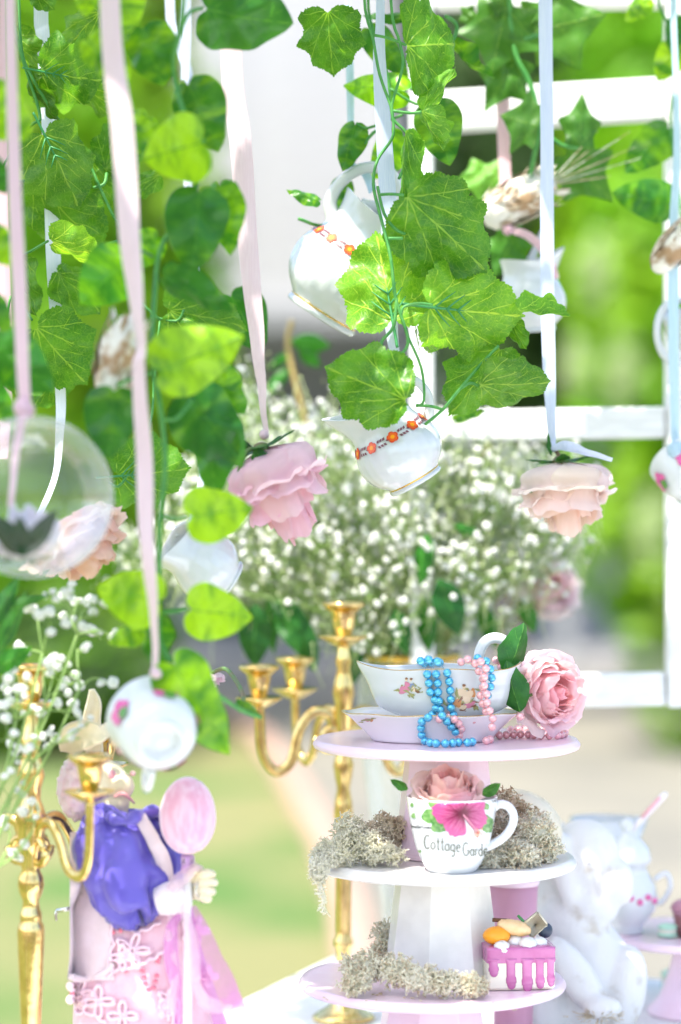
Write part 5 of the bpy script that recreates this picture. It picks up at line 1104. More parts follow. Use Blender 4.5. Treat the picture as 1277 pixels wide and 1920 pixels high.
# hibiscus: five petals, shaded from a crimson heart to pink rim
def petal_mat():
    m_, nt, b, out = newmat('hibiscus_print'); at = N(nt, 'ShaderNodeAttribute', attribute_name='lp'); sx_ = N(nt, 'ShaderNodeSeparateXYZ'); nt.links.new(at.outputs['Vector'], sx_.inputs[0])
    wv = N(nt, 'ShaderNodeTexNoise'); wv.inputs['Scale'].default_value = 1.0; wv.inputs['Detail'].default_value = 2; mpn = N(nt, 'ShaderNodeMapping'); mpn.inputs['Scale'].default_value = (16, 1.2, 1); nt.links.new(at.outputs['Vector'], mpn.inputs[0]); nt.links.new(mpn.outputs[0], wv.inputs['Vector'])
    r_ = ramp(nt, mth(nt, 'ADD', sx_.outputs[1], mth(nt, 'MULTIPLY', mth(nt, 'SUBTRACT', wv.outputs[0], .5), .9)), .1, .95)
    c1 = mixc(nt, r_, (.18, .005, .05), (.52, .07, .24)); c2 = mixc(nt, ramp(nt, wv.outputs[0], .5, .75), c1, (.70, .26, .44)); c3 = mixc(nt, ramp(nt, sx_.outputs[1], .08, .42), (.09, .0, .02), c2)
    nt.links.new(c3, b.inputs['Base Color']); b.inputs['Roughness'].default_value = .15; return m_
M_HIB = petal_mat(); mug_bv = bvh_of(mug); O0 = Vector((0, 0, CZ))
def mug_hit(x, y, eps):
    h_ = mug_bv.ray_cast(O0, (P(x, y, 1) - O0).normalized()); return None if h_[0] is None else h_[0] + (O0 - h_[0]).normalized() * eps
def print_petal(mb, c, e, wid, mi, eps, curve=0., lobed=0.):
    cx, cy = c; dx, dy = e[0] - cx, e[1] - cy; nx, ny = -dy, dx; vs = []; lp = []; nu, nv = 14, 14
    for j in range(nv + 1):
        for i in range(nu + 1):
            u = i / nu * 2 - 1; v = j / nv; vv = v * (1 - .14 * u * u + .03 * lobed * sin(u * 9)); w = wid * (.10 + .90 * sin(min(1., v * 1.06) * pi * .5) ** 1.1) * sqrt(max(0, 1 - (max(0, v - .72) / .30) ** 2 * .75))
            h_ = mug_hit(cx + dx * vv + nx * u * w + curve * nx * v * v, cy + dy * vv + ny * u * w + curve * ny * v * v, eps)
            vs.append(h_); lp.append((u * (1 if mi == 0 else .5), v, 0))
    fs = [(j * (nu + 1) + i, j * (nu + 1) + i + 1, (j + 1) * (nu + 1) + i + 1, (j + 1) * (nu + 1) + i) for j in range(nv) for i in range(nu)]
    fs = [f_ for f_ in fs if all(vs[q] is not None for q in f_)]; vs = [v if v is not None else Vector((MX, MDp, Z2 + .02)) for v in vs]; mb.add(vs, fs, mi, lp)
M_PLEAF = mat('leaf_print', (.05, .19, .035), .15, col2=(.20, .36, .12), nscale=260); M_PLEAF2 = mat('leaf_print_light', (.25, .40, .15), .15, col2=(.08, .24, .05), nscale=260)
lf = MB()
for i, (b_, e_, w_) in enumerate([((610, 240), (515, 258), .34), ((620, 210), (540, 178), .36), ((640, 250), (560, 312), .34), ((600, 200), (640, 178), .3), ((760, 230), (812, 318), .34), ((770, 220), (800, 205), .5), ((620, 270), (610, 316), .38), ((780, 300), (800, 318), .5)]): print_petal(lf, z5(*b_), z5(*e_), w_, i % 2, .00025 + .00004 * i)
lf.build('leaf_print', [M_PLEAF, M_PLEAF2], t, attr=True)
pb = MB()
for i, (e_, w_) in enumerate([((560, 222), .46), ((660, 165), .42), ((776, 172), .42), ((790, 276), .48), ((640, 334), .52)]): print_petal(pb, z5(688, 240), z5(*e_), w_, 0, .0006 + .00006 * i, lobed=1.)
pb.build('hibiscus_print', [M_HIB], t, attr=True)
it = []
rr = random.Random(3)
for i in range(14): q = i / 13; x, y = lerp(694, 748, q), lerp(248, 312, q); it.append((*z5(x, y), 1.6, 1.6, 0, 0, 0))
for i in range(46): x, y = 754 + rr.gauss(0, 8), 325 + rr.gauss(0, 9); it.append((*z5(x, y), 1.3, 1.3, 0, 1 if i % 3 else 2, 0))
# vignette panel prints at the left edge
for (x, y, a_, b_, c_) in [(478, 230, 20, 42, 3), (470, 222, 10, 14, 4), (482, 250, 9, 12, 4), (476, 205, 8, 9, 4), (493, 372, 12, 24, 3), (490, 362, 8, 7, 5), (500, 385, 7, 8, 4), (508, 400, 7, 6, 4)]: it.append((*z5(x, y), a_ * .446, b_ * .446, 0, c_, .1))
proj_patches(mug, it, t, '', .0012).build('flower_detail_print', [MOT[0], mat('stamen_print', (.85, .45, .30), .2), mat('stamen_dark', (.55, .12, .08), .2), mat('panel_print', (.72, .72, .56), .2), M_PLEAF2, MOT[0]], t, False)
# lettering drawn stroke by stroke
def arc(cx, cy, rx, ry, a0, a1, n=10): return [(cx + rx * cos(radians(lerp(a0, a1, i / n))), cy - ry * sin(radians(lerp(a0, a1, i / n)))) for i in range(n + 1)]
GL = {'C': ([arc(.42, -.5, .38, .5, 50, 310)], .72), 'o': ([arc(.28, -.27, .24, .26, 90, 450)], .6), 't': ([[(.2, -.92), (.2, -.5), (.2, -.08), (.27, 0), (.38, -.04)], [(0, -.6), (.38, -.62)]], .42),
      'a': ([arc(.24, -.25, .22, .25, 50, 310), [(.46, -.52), (.45, -.2), (.5, 0)]], .58), 'g': ([arc(.24, -.26, .22, .25, 40, 320), [(.46, -.52), (.47, -.1), (.46, .22), (.3, .4), (.08, .32)]], .6),
      'e': ([[(.04, -.28), (.25, -.29), (.46, -.32)] + arc(.25, -.27, .22, .26, 10, 310)], .56), 'G': ([arc(.44, -.5, .40, .5, 50, 350), [(.84, -.42), (.6, -.42)]], .95), 'r': ([[(.06, -.52), (.07, -.25), (.07, 0)], [(.07, -.34), (.16, -.48), (.32, -.5)]], .38),
      'd': ([arc(.24, -.25, .22, .25, 50, 310), [(.46, -.95), (.46, -.3), (.48, 0)]], .6), 'n': ([[(.06, -.52), (.07, 0)], [(.07, -.3), (.2, -.5), (.36, -.46), (.4, -.25), (.41, 0)]], .54),
      'B': ([[(.06, 0), (.08, -.5), (.1, -1)], [(.1, -1), (.4, -.95), (.42, -.65), (.12, -.52), (.46, -.4), (.46, -.08), (.06, 0)]], .6), 'u': ([[(.05, -.5), (.06, -.15), (.2, 0), (.36, -.1), (.4, -.5)], [(.4, -.5), (.42, 0)]], .54),
      'i': ([[(.08, -.5), (.09, 0)], [(.08, -.75), (.09, -.7)]], .22), 'f': ([[(.4, -.85), (.28, -1.0), (.18, -.8), (.17, .2)], [(0, -.5), (.36, -.5)]], .42), 'l': ([[(.1, -1), (.1, -.1), (.18, 0)]], .26), ' ': ([], .3)}
def write(text, x0, y0, h_, slant=0., sp=.12, wd=1.):
    out = []; x = x0
    for ch in text:
        st_, w_ = GL[ch]
        for a in st_: out.append([(x + q[0] * h_ * wd, y0 + slant * (x - x0) + q[1] * h_) for q in a])
        x += (w_ + sp) * h_ * wd
    return out
M_INK = mat('lettering_grey_green', (.13, .14, .10), .2); M_INKB = mat('lettering_black', (.03, .03, .03), .2)
C0 = z5(526, 388); lt = proj_strokes(mug, write('Cottage', C0[0], C0[1], 25, .10, .10, .62), 2.3)
G0 = z5(690, 418); proj_strokes(mug, write('Garden', G0[0], G0[1], 24, .0, .10, .56), 2.3, mb=lt); lt.build('lettering', [M_INK], t, False)
B0 = z5(470, 300); lb = proj_strokes(mug, write('Beautiful Garden', B0[0], B0[1], 6.5, .06, .1, .62), .9)
U0 = z5(812, 192); proj_strokes(mug, write('Cut', U0[0], U0[1], 10, 0, .1, .55), 1., mb=lb); lb.build('small_lettering', [M_INKB], t, False)

# ------------------------------------------------------------------ lichen clumps
def lichen(label, blobs, mats, n, seed, r0=.0011, plane=None, strands=()):
    """blobs: (px, py, depth, radius px, height px); twigs branch outwards from a core"""
    rr = random.Random(seed); n = int(n * .62); b0 = blobs[0]; t = thing('lichen_clump', label, 'lichen', P(b0[0], b0[1], b0[2]), group='dried lichen on the cake stands')
    m = MB(); core = MB()
    for (x, y, d, rx, ry) in blobs:
        c = P(x, y, d); s1, s2 = S(rx, d), S(ry, d)
        core.ball(c, (s1 * .7, s1 * .6, s2 * .72), 14, 9, fn=lambda q: 1 + .3 * noise.noise(q * 3 + c * 40))
        for i in range(n):
            u = Vector((rr.gauss(0, 1), rr.gauss(0, 1), rr.gauss(.25, 1))).normalized()
            if u.y > .5 and rr.random() < .7: u.y *= -1
            p = c + Vector((u.x * s1, u.y * s1 * .85, u.z * s2)) * rr.uniform(.5, .8)
            def grow(p, dr, L_, r, lev):
                e = p + dr * L_
                if plane is not None and e.z < plane + .0008: e.z = plane + .0008
                m.tube([p, e], [r, r * .75], 3, 0 if lev < 2 else (len(mats) - 1 if rr.random() < .3 else 0), caps=False)
                if lev < 4:
                    for k in range(2):
                        grow(e, (dr * .5 + Vector((rr.gauss(0, .75), rr.gauss(0, .75), rr.gauss(0, .75)))).normalized(), L_ * rr.uniform(.55, .9), r * .8, lev + 1)
            grow(p, (u + Vector((rr.gauss(0, .4), rr.gauss(0, .4), rr.gauss(0, .4)))).normalized(), .0040, r0, 1)
    if plane is not None:
        for i in range(16):
            q = blobs[rr.randrange(len(blobs))]; p = P(q[0], q[1], q[2]) + Vector((rr.gauss(0, .02), -abs(rr.gauss(.012, .012)), 0)); p.z = plane + .0009; m.tube([p, p + Vector((rr.uniform(-.004, .004), rr.uniform(-.003, .003), .0004))], .0006, 4, len(mats) - 1)
    for (x0, y0, x1, y1, d_) in strands:
        for j in range(3):
            q = [P(lerp(x0, x1, k / 7) + rr.uniform(-5, 5), lerp(y0, y1, k / 7), d_ + rr.uniform(-.003, .003)) for k in range(8)]; m.tube(q, [.0011 - .0001 * k for k in range(8)], 4)
            for k in range(1, 8):
                for _ in range(2): m.tube([q[k], q[k] + Vector((rr.uniform(-.006, .006), rr.uniform(-.004, .004), rr.uniform(-.005, .002)))], .0006, 3)
    core.build('core', mats[0], t); m.build('branchlets', mats, t, False)['kind'] = 'stuff'
    return t
lichen('pale lichen clump at the left of the middle stand, trailing over its rim', [(655, 1565, 2.31, 36, 40), (630, 1598, 2.29, 36, 24), (690, 1590, 2.30, 38, 28), (720, 1603, 2.29, 40, 12), (612, 1605, 2.28, 24, 12), (598, 1632, 2.262, 6, 16)], [M_MOSS, M_MOSS], 190, 1, strands=[(596, 1630, 610, 1712, 2.258), (590, 1625, 600, 1675, 2.26)])
lichen('brown lichen clump behind the pale one left of the mug', [(725, 1560, 2.34, 40, 34), (700, 1575, 2.33, 34, 26)], [M_MOSSB, M_MOSSB], 240, 2, plane=Z2)
lichen('brown lichen clump behind the mug handle', [(945, 1520, 2.37, 46, 42), (985, 1545, 2.36, 40, 36), (930, 1560, 2.35, 36, 40)], [M_MOSSB, M_MOSS], 230, 3, plane=Z2)
lichen('pale green lichen clump spreading at the right of the mug', [(1000, 1560, 2.32, 42, 40), (950, 1595, 2.30, 44, 26), (1020, 1592, 2.32, 34, 26), (910, 1612, 2.285, 26, 12), (975, 1605, 2.29, 40, 18)], [M_MOSS, M_MOSSB], 210, 4, plane=Z2)
lichen('pale lichen clump on the lowest stand in front of its white column', [(680, 1815, 2.285, 42, 30), (665, 1840, 2.265, 30, 20), (740, 1820, 2.28, 44, 26), (790, 1838, 2.265, 44, 22), (840, 1845, 2.262, 36, 16), (885, 1848, 2.26, 24, 18)], [M_MOSS, M_MOSSB], 190, 5, plane=Z3)
lichen('small greenish lichen clump behind the white column at left', [(722, 1758, 2.40, 22, 28), (716, 1790, 2.38, 18, 20)], [M_MOSS, M_MOSSB], 180, 6, plane=Z3)

# ------------------------------------------------------------------ toy slice of cake
cd_ = 2.293; cz = Z3 + .0005; s = S(1, cd_); rot = Matrix.Rotation(radians(6), 3, 'Z')
t = thing('toy_cake', 'toy cake slice with magenta drips, cream and fruit on the lowest stand', 'cake', (P(974, 960, cd_).x, cd_ + .026, cz), rot)
m = MB(); W_, D_, H_ = 128 * s, 90 * s, 78 * s; m.box((0, 0, H_ * .49), (W_, D_, H_ * .97), bev=.0025); m.build('sponge', mat('cake_cream', (.80, .76, .62), .45, sss=.1), t, False, world=False)
M_ICE = mat('magenta_icing', (.46, .11, .29), .22, coat=.5, col2=(.52, .15, .35), nscale=60)
m = MB()
def ice(u, v):
    # domed top, rolled over the edge
    a = 2 * pi * u; ex = lambda c_, p_: math.copysign(abs(c_) ** p_, c_)
    x = ex(cos(a), .15) * (W_ / 2 + 2 * s); y = ex(sin(a), .15) * (D_ / 2 + 2 * s)
    if v < .5: k = v / .5; return (x * k, y * k, H_ + 5 * s - 3 * s * k ** 4)
    k = (v - .5) / .5; return (x * (1 - .0 * k), y, H_ + 2 * s - 28 * s * k)
m.grid(ice, 72, 16, True); m.build('icing', M_ICE, t, world=False)
m = MB()
for (x, dy, w_) in ((-.42, 42, 10), (-.16, 66, 10), (.08, 70, 11), (.27, 67, 9), (.43, 64, 8)):
    xx = x * W_; q = [(xx, -D_ / 2 - .4 * s, H_ - 18 * s), (xx, -D_ / 2 - .4 * s, H_ - dy * s * .7), (xx + 1 * s, -D_ / 2 - .4 * s, H_ - dy * s)]
    q = spline(q, 5); m.tube(q, [w_ * s * (1.25 if i < 2 else .85 if i < 7 else 1.0 if i < 10 else .6) for i in range(len(q))], 10, flat=.35, up=(0, 1, 0)); m.ball(q[-1], (w_ * s * .85, w_ * s * .36, w_ * s), 10, 7)
for (y, dy) in ((-.2, 50), (.1, 40), (.35, 58)): q = [(W_ / 2 + .4 * s, y * D_, H_ - 18 * s), (W_ / 2 + .4 * s, y * D_, H_ - dy * s)]; m.tube(q, 7 * s, 9, flat=.4, up=(1, 0, 0)); m.ball(q[-1], (3 * s, 7 * s, 7 * s), 10, 7)
m.build('icing_drip', M_ICE, t, world=False)
m = MB()
for (x, y, z, r) in ((-.05, -.1, 12, 18), (.12, -.3, 10, 18), (.3, -.2, 11, 15), (-.28, -.38, 6, 15), (-.26, -.46, -4, 8)): m.ball((x * W_, y * D_, H_ + z * s * .6), (r * s, r * s, r * s * .7), 16, 10, fn=lambda q: 1 + .1 * sin(6 * atan2(q.y, q.x) + q.z * 6))
m.build('cream_swirl', mat('whipped_cream', (.84, .83, .80), .4), t, world=False)
m = MB(); m.ball((-.33 * W_, -.15 * D_, H_ + 22 * s), (27 * s, 22 * s, 19 * s), 16, 10, fn=lambda q: 1 - .16 * max(0, q.z)); m.build('orange_piece', mat('orange_fruit', (.90, .36, .015), .3, sss=.2, bump=.2, bscale=90), t, world=False)
m = MB(); m.ball((-.06 * W_, -.1 * D_, H_ + 34 * s), (34 * s, 18 * s, 15 * s), 18, 10, fn=lambda q: 1 + .12 * noise.noise(q * 4), rot=Matrix.Rotation(radians(14), 3, 'Y')); m.build('peach_piece', mat('peach_fruit', (.78, .50, .22), .4, sss=.2, col2=(.84, .62, .36), nscale=60), t, world=False)
m = MB(); m.box((.25 * W_, -.05 * D_, H_ + 38 * s), (42 * s, 12 * s, 34 * s), Matrix.Rotation(radians(-38), 3, 'Y'), bev=.0016); m.build('pear_piece', mat('pear_fruit', (.72, .64, .46), .4, col2=(.52, .50, .38), nscale=70, nlow=.55, nhigh=.7), t, world=False)
m = MB(); m.ball((.42 * W_, .05 * D_, H_ + 26 * s), 15 * s, 14, 9); m.build('blueberry', mat('blueberry', (.035, .05, .08), .4), t, world=False)
m = MB(); m.tube([(.02 * W_, .1 * D_, H_ + 54 * s), (.15 * W_, 0, H_ + 36 * s)], 5 * s, 8, flat=.5); m.build('mint_leaf', mat('mint_green', (.06, .30, .08), .4), t, world=False)
m = MB(); m.tube([(-.36 * W_, .12 * D_, H_ + 46 * s), (-.1 * W_, .1 * D_, H_ + 44 * s)], 4 * s, 7); m.build('cinnamon_stick', mat('cinnamon', (.16, .07, .03), .7), t, world=False)
# ------------------------------------------------------------------ toy animal with balloon
D = 2.24; s = S(1, D); TD = D
def Q(x, y, dd=0.): return P(x, y, D + dd)
tx = Q(270, 960).x
toy = thing('toy_animal', 'standing toy animal in purple blouse and pink lace dress with crank in its back', 'toy', (tx, D, TZ + .0005))
M_DRESS = mat('pink_lace', (.74, .44, .50), .8, col2=(.78, .52, .58), nscale=70, sheen=.5, bump=.5, bscale=420, bdist=.001)
M_VEST = mat('pink_velour', (.70, .55, .56), .95, col2=(.76, .61, .63), nscale=60, sheen=.8, bump=.3, bscale=300, bdist=.001)
M_PURP = mat('purple_satin', (.095, .07, .42), .30, col2=(.13, .10, .50), nscale=30, sheen=.3)
M_CREAM = mat('cream_latex', (.80, .69, .46), .6, col2=(.84, .75, .56), nscale=40, sss=.1, bump=.15, bscale=180)
M_FUR = mat('pink_plush', (.84, .56, .62), .95, col2=(.88, .68, .72), nscale=120, sheen=.9, bump=.9, bscale=160, bdist=.003)
M_PLUSH = mat('balloon_plush', (.78, .36, .50), .85, col2=(.86, .54, .66), nscale=160, sheen=.9, bump=.35, bscale=400, bdist=.001, stretch=(1, 1, .25))
# skirt body, one continuous cloth surface
rows = [(1600, 215, 62), (1660, 240, 88), (1700, 250, 112), (1760, 256, 118), (1830, 266, 128), (1900, 276, 140), (1980, 286, 152), (2060, 292, 160), (2104, 294, 163)]
rws = spline([(c_, r_, y_) for y_, c_, r_ in rows], 4)
def skirt(u, v):
    q = rws[round(v * (len(rws) - 1))]; a = 2 * pi * u; y_ = q.z
    f_ = 1 + .035 * sin(a * 7 + y_ * .01) * sm(1700, 2100, y_) + .05 * noise.noise(Vector((cos(a) * 2, sin(a) * 2, y_ * .012)))
    p = Q(q.x + q.y * cos(a) * f_, y_); return (p.x, D + q.y * s * .62 * sin(a) * f_, max(TZ + .0008, p.z))
m = MB(); m.grid(skirt, 96, len(rws) - 1, True); body = m.build('dress', M_DRESS, toy)
skbv = bvh_of(body)
def sk(x, y, off=.001):
    o0 = Vector((0, 0, CZ)); h_ = skbv.ray_cast(o0, (P(x, y, 1) - o0).normalized())
    return (h_[0] + (o0 - h_[0]).normalized() * off) if h_[0] is not None else Q(x, y, -.05)
# velour back panel with a hem
def panel(u, v):
    y_ = lerp(1560, 1838, v); x_ = lerp(131 - 4 * sm(.8, 1, v), lerp(190, 214, v), u); return sk(x_, y_, .002 + .0015 * sin(u * pi)) if y_ > 1640 else Q(x_, y_, lerp(-.02, -.052, u))
m = MB(); m.grid(panel, 10, 18); m.build('velour_panel', M_VEST, toy)
m = MB(); m.tube(spline([sk(132, 1832, .003), sk(160, 1836, .004), sk(195, 1824, .004), sk(212, 1806, .004)], 6), 6 * s, 8); m.build('hem', M_VEST, toy)
# ribbon-work: wavy piping and flowers, sequins
def rosette(x, y, r, k=5, ph=0.):
    m = MB(); q = []
    for i in range(73):
        a = 2 * pi * i / 72; rr_ = r * (.55 + .45 * cos(k * a + ph)); q.append(sk(x + rr_ * cos(a), y + rr_ * sin(a), .003 + .0015 * cos(k * 2 * a)))
    m.tube(q, 3.4 * s, 6, flat=1.6); m.build('ribbon_flower', M_RIBPK, toy)
M_RIBPK = mat('pink_braid', (.88, .62, .68), .45, sheen=.3)
for a in [(248, 1782, 34, 5), (230, 1795, 24, 4), (150, 1862, 26, 5), (185, 1878, 30, 4), (158, 1880, 24, 3), (318, 1876, 24, 5), (330, 1898, 26, 4), (312, 1890, 18, 3), (230, 1905, 28, 4), (365, 1745, 26, 5), (390, 1830, 18, 4)]: rosette(*a)
def braid(pts): m = MB(); q = spline([(x, y, 0) for x, y in pts], 6); m.tube([sk(p.x + 2.5 * sin(i * 1.3), p.y + 2.5 * cos(i * 1.3), .003) for i, p in enumerate(q)], 3.2 * s, 6); m.build('braid', M_RIBPK, toy)
braid([(195, 1705), (205, 1720), (230, 1725), (250, 1745), (275, 1742), (300, 1728)]); braid([(207, 1730), (212, 1770), (205, 1800), (212, 1822), (205, 1832)]); braid([(212, 1820), (250, 1812), (280, 1800), (300, 1788), (322, 1760), (325, 1720)]); braid([(318, 1815), (322, 1850), (310, 1880), (318, 1915)]); braid([(140, 1850), (150, 1890), (180, 1905), (200, 1920)])
sq = MB(); bmq = MB()
for i, (x, y) in enumerate([(245, 1733), (212, 1748), (226, 1745), (267, 1820), (269, 1832), (272, 1843), (279, 1855), (288, 1852), (291, 1840), (294, 1829), (310, 1782), (296, 1803), (298, 1795), (135, 1862), (157, 1868), (158, 1896), (312, 1880), (236, 1820)]):
    c_ = sk(x, y, .0032); m = MB(); m.ball(c_, (4.6 * s, 1.0 * s, 4.6 * s), 12, 6); m.build('sequin', M_SEQ if 'M_SEQ' in globals() else globals().setdefault('M_SEQ', mat('sequin_pink', (.70, .20, .28), .2, .6)), toy)
# puffed sleeve and blouse
def puff(c, r, rt, sd, amp=.1, fr_=2.2):
    m = MB(); ax = Matrix.Rotation(radians(rt), 3, 'Y')
    def g(q):
        n1 = noise.noise(q * fr_ * .8 + Vector((sd, 0, 0))); an = atan2(q.y, q.x); w = noise.noise(q * 1.3 + Vector((0, sd, 0)))
        cr = abs(noise.noise(Vector((cos(an) * 1.9, sin(an) * 1.9, q.z * .9 + sd)) + Vector((w, w, 0)) * .5)); cr2 = abs(noise.noise(Vector((q.x * 2.6, q.y * 2.6, q.z * 1.5 + sd * 2)) + Vector((w, 0, w))))
        return .97 + .26 * (min(cr, .35) ** .6 - .4) + .16 * (min(cr2, .3) ** .6 - .35) + .6 * amp * n1 + amp * .75 * sin(an * 7 + 5 * w + q.z * 2.5) * sm(-.5, .9, -q.z) + amp * .3 * sin(an * 5 + 4 * w + sd) * sm(.4, .95, q.z)
    m.ball(c, r, 56, 40, fn=g, rot=ax); return m
puff(Q(222, 1622, -.035), (82 * s, 62 * s, 112 * s), -24, 3, .16).build('sleeve', M_PURP, toy)
puff(Q(302, 1612, .012), (52 * s, 46 * s, 96 * s), -8, 7, .10).build('far_sleeve', M_PURP, toy)
m = puff(Q(252, 1545, -.02), (58 * s, 48 * s, 26 * s), 10, 9, .22, 3.4); m.build('scarf', M_PURP, toy)
m = MB(); m.tube(spline([Q(205, 1530, -.05), Q(240, 1540, -.06), Q(262, 1525, -.05), Q(290, 1522, -.03), Q(300, 1540, -.02)], 5), [10 * s + 4 * s * sin(i) for i in range(21)], 9); m.build('scarf_fold', M_PURP, toy)
m = MB(); strip(m, [Q(262, 1530, -.05), Q(290, 1580, -.05), Q(308, 1620, -.045), Q(318, 1680, -.04)], [22 * s, 26 * s, 28 * s, 20 * s], [0, 15, 10, 0]); m.build('strap', M_VEST, toy)
m = MB(); m.tube([Q(296, 1690, -.045), Q(312, 1686, -.046), Q(340, 1680, -.046), Q(352, 1676, -.046)], [26 * s, 31 * s, 31 * s, 28 * s], 16); m.build('cuff', mat('white_plush_cuff', (.84, .72, .74), .95, sheen=.9, bump=.5, bscale=300, bdist=.001), toy)
# hand: palm, four fingers, thumb around the balloon stick
m = MB(); m.ball(Q(366, 1664, -.045), (20 * s, 14 * s, 24 * s), 18, 12, rot=Matrix.Rotation(radians(20), 3, 'Y')); m.build('hand', M_CREAM, toy)
for i, (x, y) in enumerate(((398, 1640), (402, 1655), (398, 1672), (388, 1686))): m = MB(); m.tube(spline([Q(368, 1650 + i * 9, -.05), Q(388, y - 2, -.062), Q(x, y, -.05), Q(x - 8, y + 3, -.036)], 4), [10 * s, 10 * s, 9.5 * s, 9 * s, 9 * s, 8.5 * s, 8 * s, 8 * s, 7.5 * s, 7 * s, 6 * s, 5 * s, 4 * s], 9); m.build('finger', M_CREAM, toy)
m = MB(); m.tube(spline([Q(356, 1650, -.05), Q(362, 1634, -.058), Q(376, 1630, -.05)], 4), 8.5 * s, 9); m.build('thumb', M_CREAM, toy)
m = MB(); m.tube([Q(360, 1660, -.06), Q(372, 1655, -.064), Q(366, 1672, -.064), Q(374, 1684, -.06)], 1.4 * s, 6); m.build('wire_tie', mat('silver_wire', (.7, .72, .75), .25, 1.), toy)
# head: cream muzzle, brow, mouth; plush hair; two petal-like ears
hd = MB(); hd.ball(Q(192, 1468, .0), (54 * s, 44 * s, 50 * s), 28, 20); hd.ball(Q(226, 1470, -.008), (30 * s, 26 * s, 27 * s), 20, 14); hd.ball(Q(236, 1458, -.010), (16 * s, 18 * s, 13 * s), 14, 10); hd.ball(Q(214, 1500, -.006), (34 * s, 26 * s, 20 * s), 18, 12)
hd.tube([Q(205, 1505, .0), Q(225, 1545, .0)], 34 * s, 14)
hd.v = [(x_, y_ - .018, z_) for x_, y_, z_ in hd.v]
hh = hd.build('head', M_CREAM, toy); rm_ = hh.modifiers.new('fuse', 'REMESH'); rm_.mode = 'VOXEL'; rm_.voxel_size = .0018; rm_.use_smooth_shade = True; smm = hh.modifiers.new('soft', 'SMOOTH'); smm.iterations = 8
m = MB(); m.tube(spline([Q(214, 1494, -.044), Q(228, 1488, -.044), Q(240, 1494, -.040), Q(252, 1506, -.030)], 4), [2.2 * s, 3 * s, 4 * s, 4 * s, 4 * s, 4 * s, 4 * s, 3.6 * s, 3.2 * s, 3 * s, 2.4 * s, 2 * s, 1.6 * s], 7); m.build('mouth', mat('lip_pink', (.78, .36, .36), .5), toy)
m = MB(); m.ball(Q(249, 1450, -.030), (6 * s, 6 * s, 5 * s), 12, 8); m.build('nose', mat('nose_pink', (.82, .50, .48), .4), toy)
m = MB(); m.ball(Q(210, 1452, -.042), (7 * s, 4 * s, 9 * s), 12, 8); m.build('eye', mat('eye_pink', (.70, .30, .36), .3), toy)
def fur(c, r, sd): return MB().ball(c, r, 64, 44, fn=lambda q: 1 + .10 * noise.noise(q * 4 + Vector((sd, 0, 0))) + .07 * noise.noise(q * 13) + .04 * noise.noise(q * 30))
fh = fur(Q(148, 1478, -.014), (40 * s, 46 * s, 58 * s), 2); fh.ball(Q(160, 1442, -.018), (42 * s, 42 * s, 28 * s), 40, 28, fn=lambda q: 1 + .12 * noise.noise(q * 5) + .06 * noise.noise(q * 14)); fh.build('plush_hair', M_FUR, toy)
def ear(pts, wid, sd):
    q = spline([Q(*p) for p in pts], 6); W2 = spline([(w_, 0, 0) for w_ in wid], 6); m = MB()
    def f(u, v):
        i = round(v * (len(q) - 1)); t_ = (q[min(i + 1, len(q) - 1)] - q[max(i - 1, 0)]).normalized(); sd_ = t_.cross(Vector((0, -1, 0))).normalized(); nn = sd_.cross(t_)
        x = (u - .5) * 2; return q[i] + sd_ * x * W2[i].x * s + nn * (.35 * W2[i].x * s * x * x)
    m.grid(f, 12, len(q) - 1); o = m.build('ear', M_CREAM, toy); so = o.modifiers.new('thick', 'SOLIDIFY'); so.thickness = .003
ear([(178, 1412, .01), (174, 1380, .01), (172, 1350, .008), (176, 1318, .004), (172, 1294, .0)], [13, 15, 14, 11, 2], 1)
ear([(128, 1412, -.01), (140, 1384, -.02), (168, 1376, -.03), (190, 1374, -.03), (205, 1358, -.025)], [14, 26, 22, 13, 4], 2)
# metal crank in its back
m = MB(); m.tube([Q(140, 1702, .0), Q(106, 1708, .0)], 4 * s, 10); m.tube(spline([Q(107, 1707, .0), Q(104, 1716, 0), Q(105, 1726, 0)], 4), 3 * s, 8); m.build('crank', mat('steel', (.7, .7, .7), .2, 1.), toy)
# sheer sashes down the skirt
M_ORGP = sheer('pink_organza', (.90, .66, .74), .55); M_ORGM = sheer('magenta_organza', (.72, .22, .62), .55)
def sash(pts, wid, tw, mt, nm='sash'):
    m = MB(); strip(m, [Q(*p) for p in pts], [w_ * s for w_ in wid], tw, 10, .25); m.build(nm, mt, toy)
sash([(338, 1715, -.072), (322, 1740, -.08), (322, 1800, -.088), (332, 1860, -.09), (336, 1935, -.095)], [10, 22, 28, 22, 14], [0, 20, -20, 30, 10], M_ORGM)
sash([(362, 1700, -.06), (372, 1740, -.075), (392, 1800, -.085), (420, 1870, -.09), (440, 1940, -.095)], [12, 36, 52, 64, 74], [0, 10, -15, 20, 0], M_ORGM)
sash([(345, 1712, -.078), (355, 1745, -.088), (362, 1800, -.095), (368, 1850, -.098), (392, 1884, -.1), (430, 1882, -.095), (446, 1864, -.09)], [12, 24, 26, 24, 26, 26, 22], [0, 25, 10, 40, 10, -20, 10], M_ORGP)
sash([(320, 1715, -.07), (318, 1760, -.085), (328, 1830, -.09), (320, 1900, -.095)], [8, 14, 16, 14], [30, 0, 20, 0], M_ORGP)
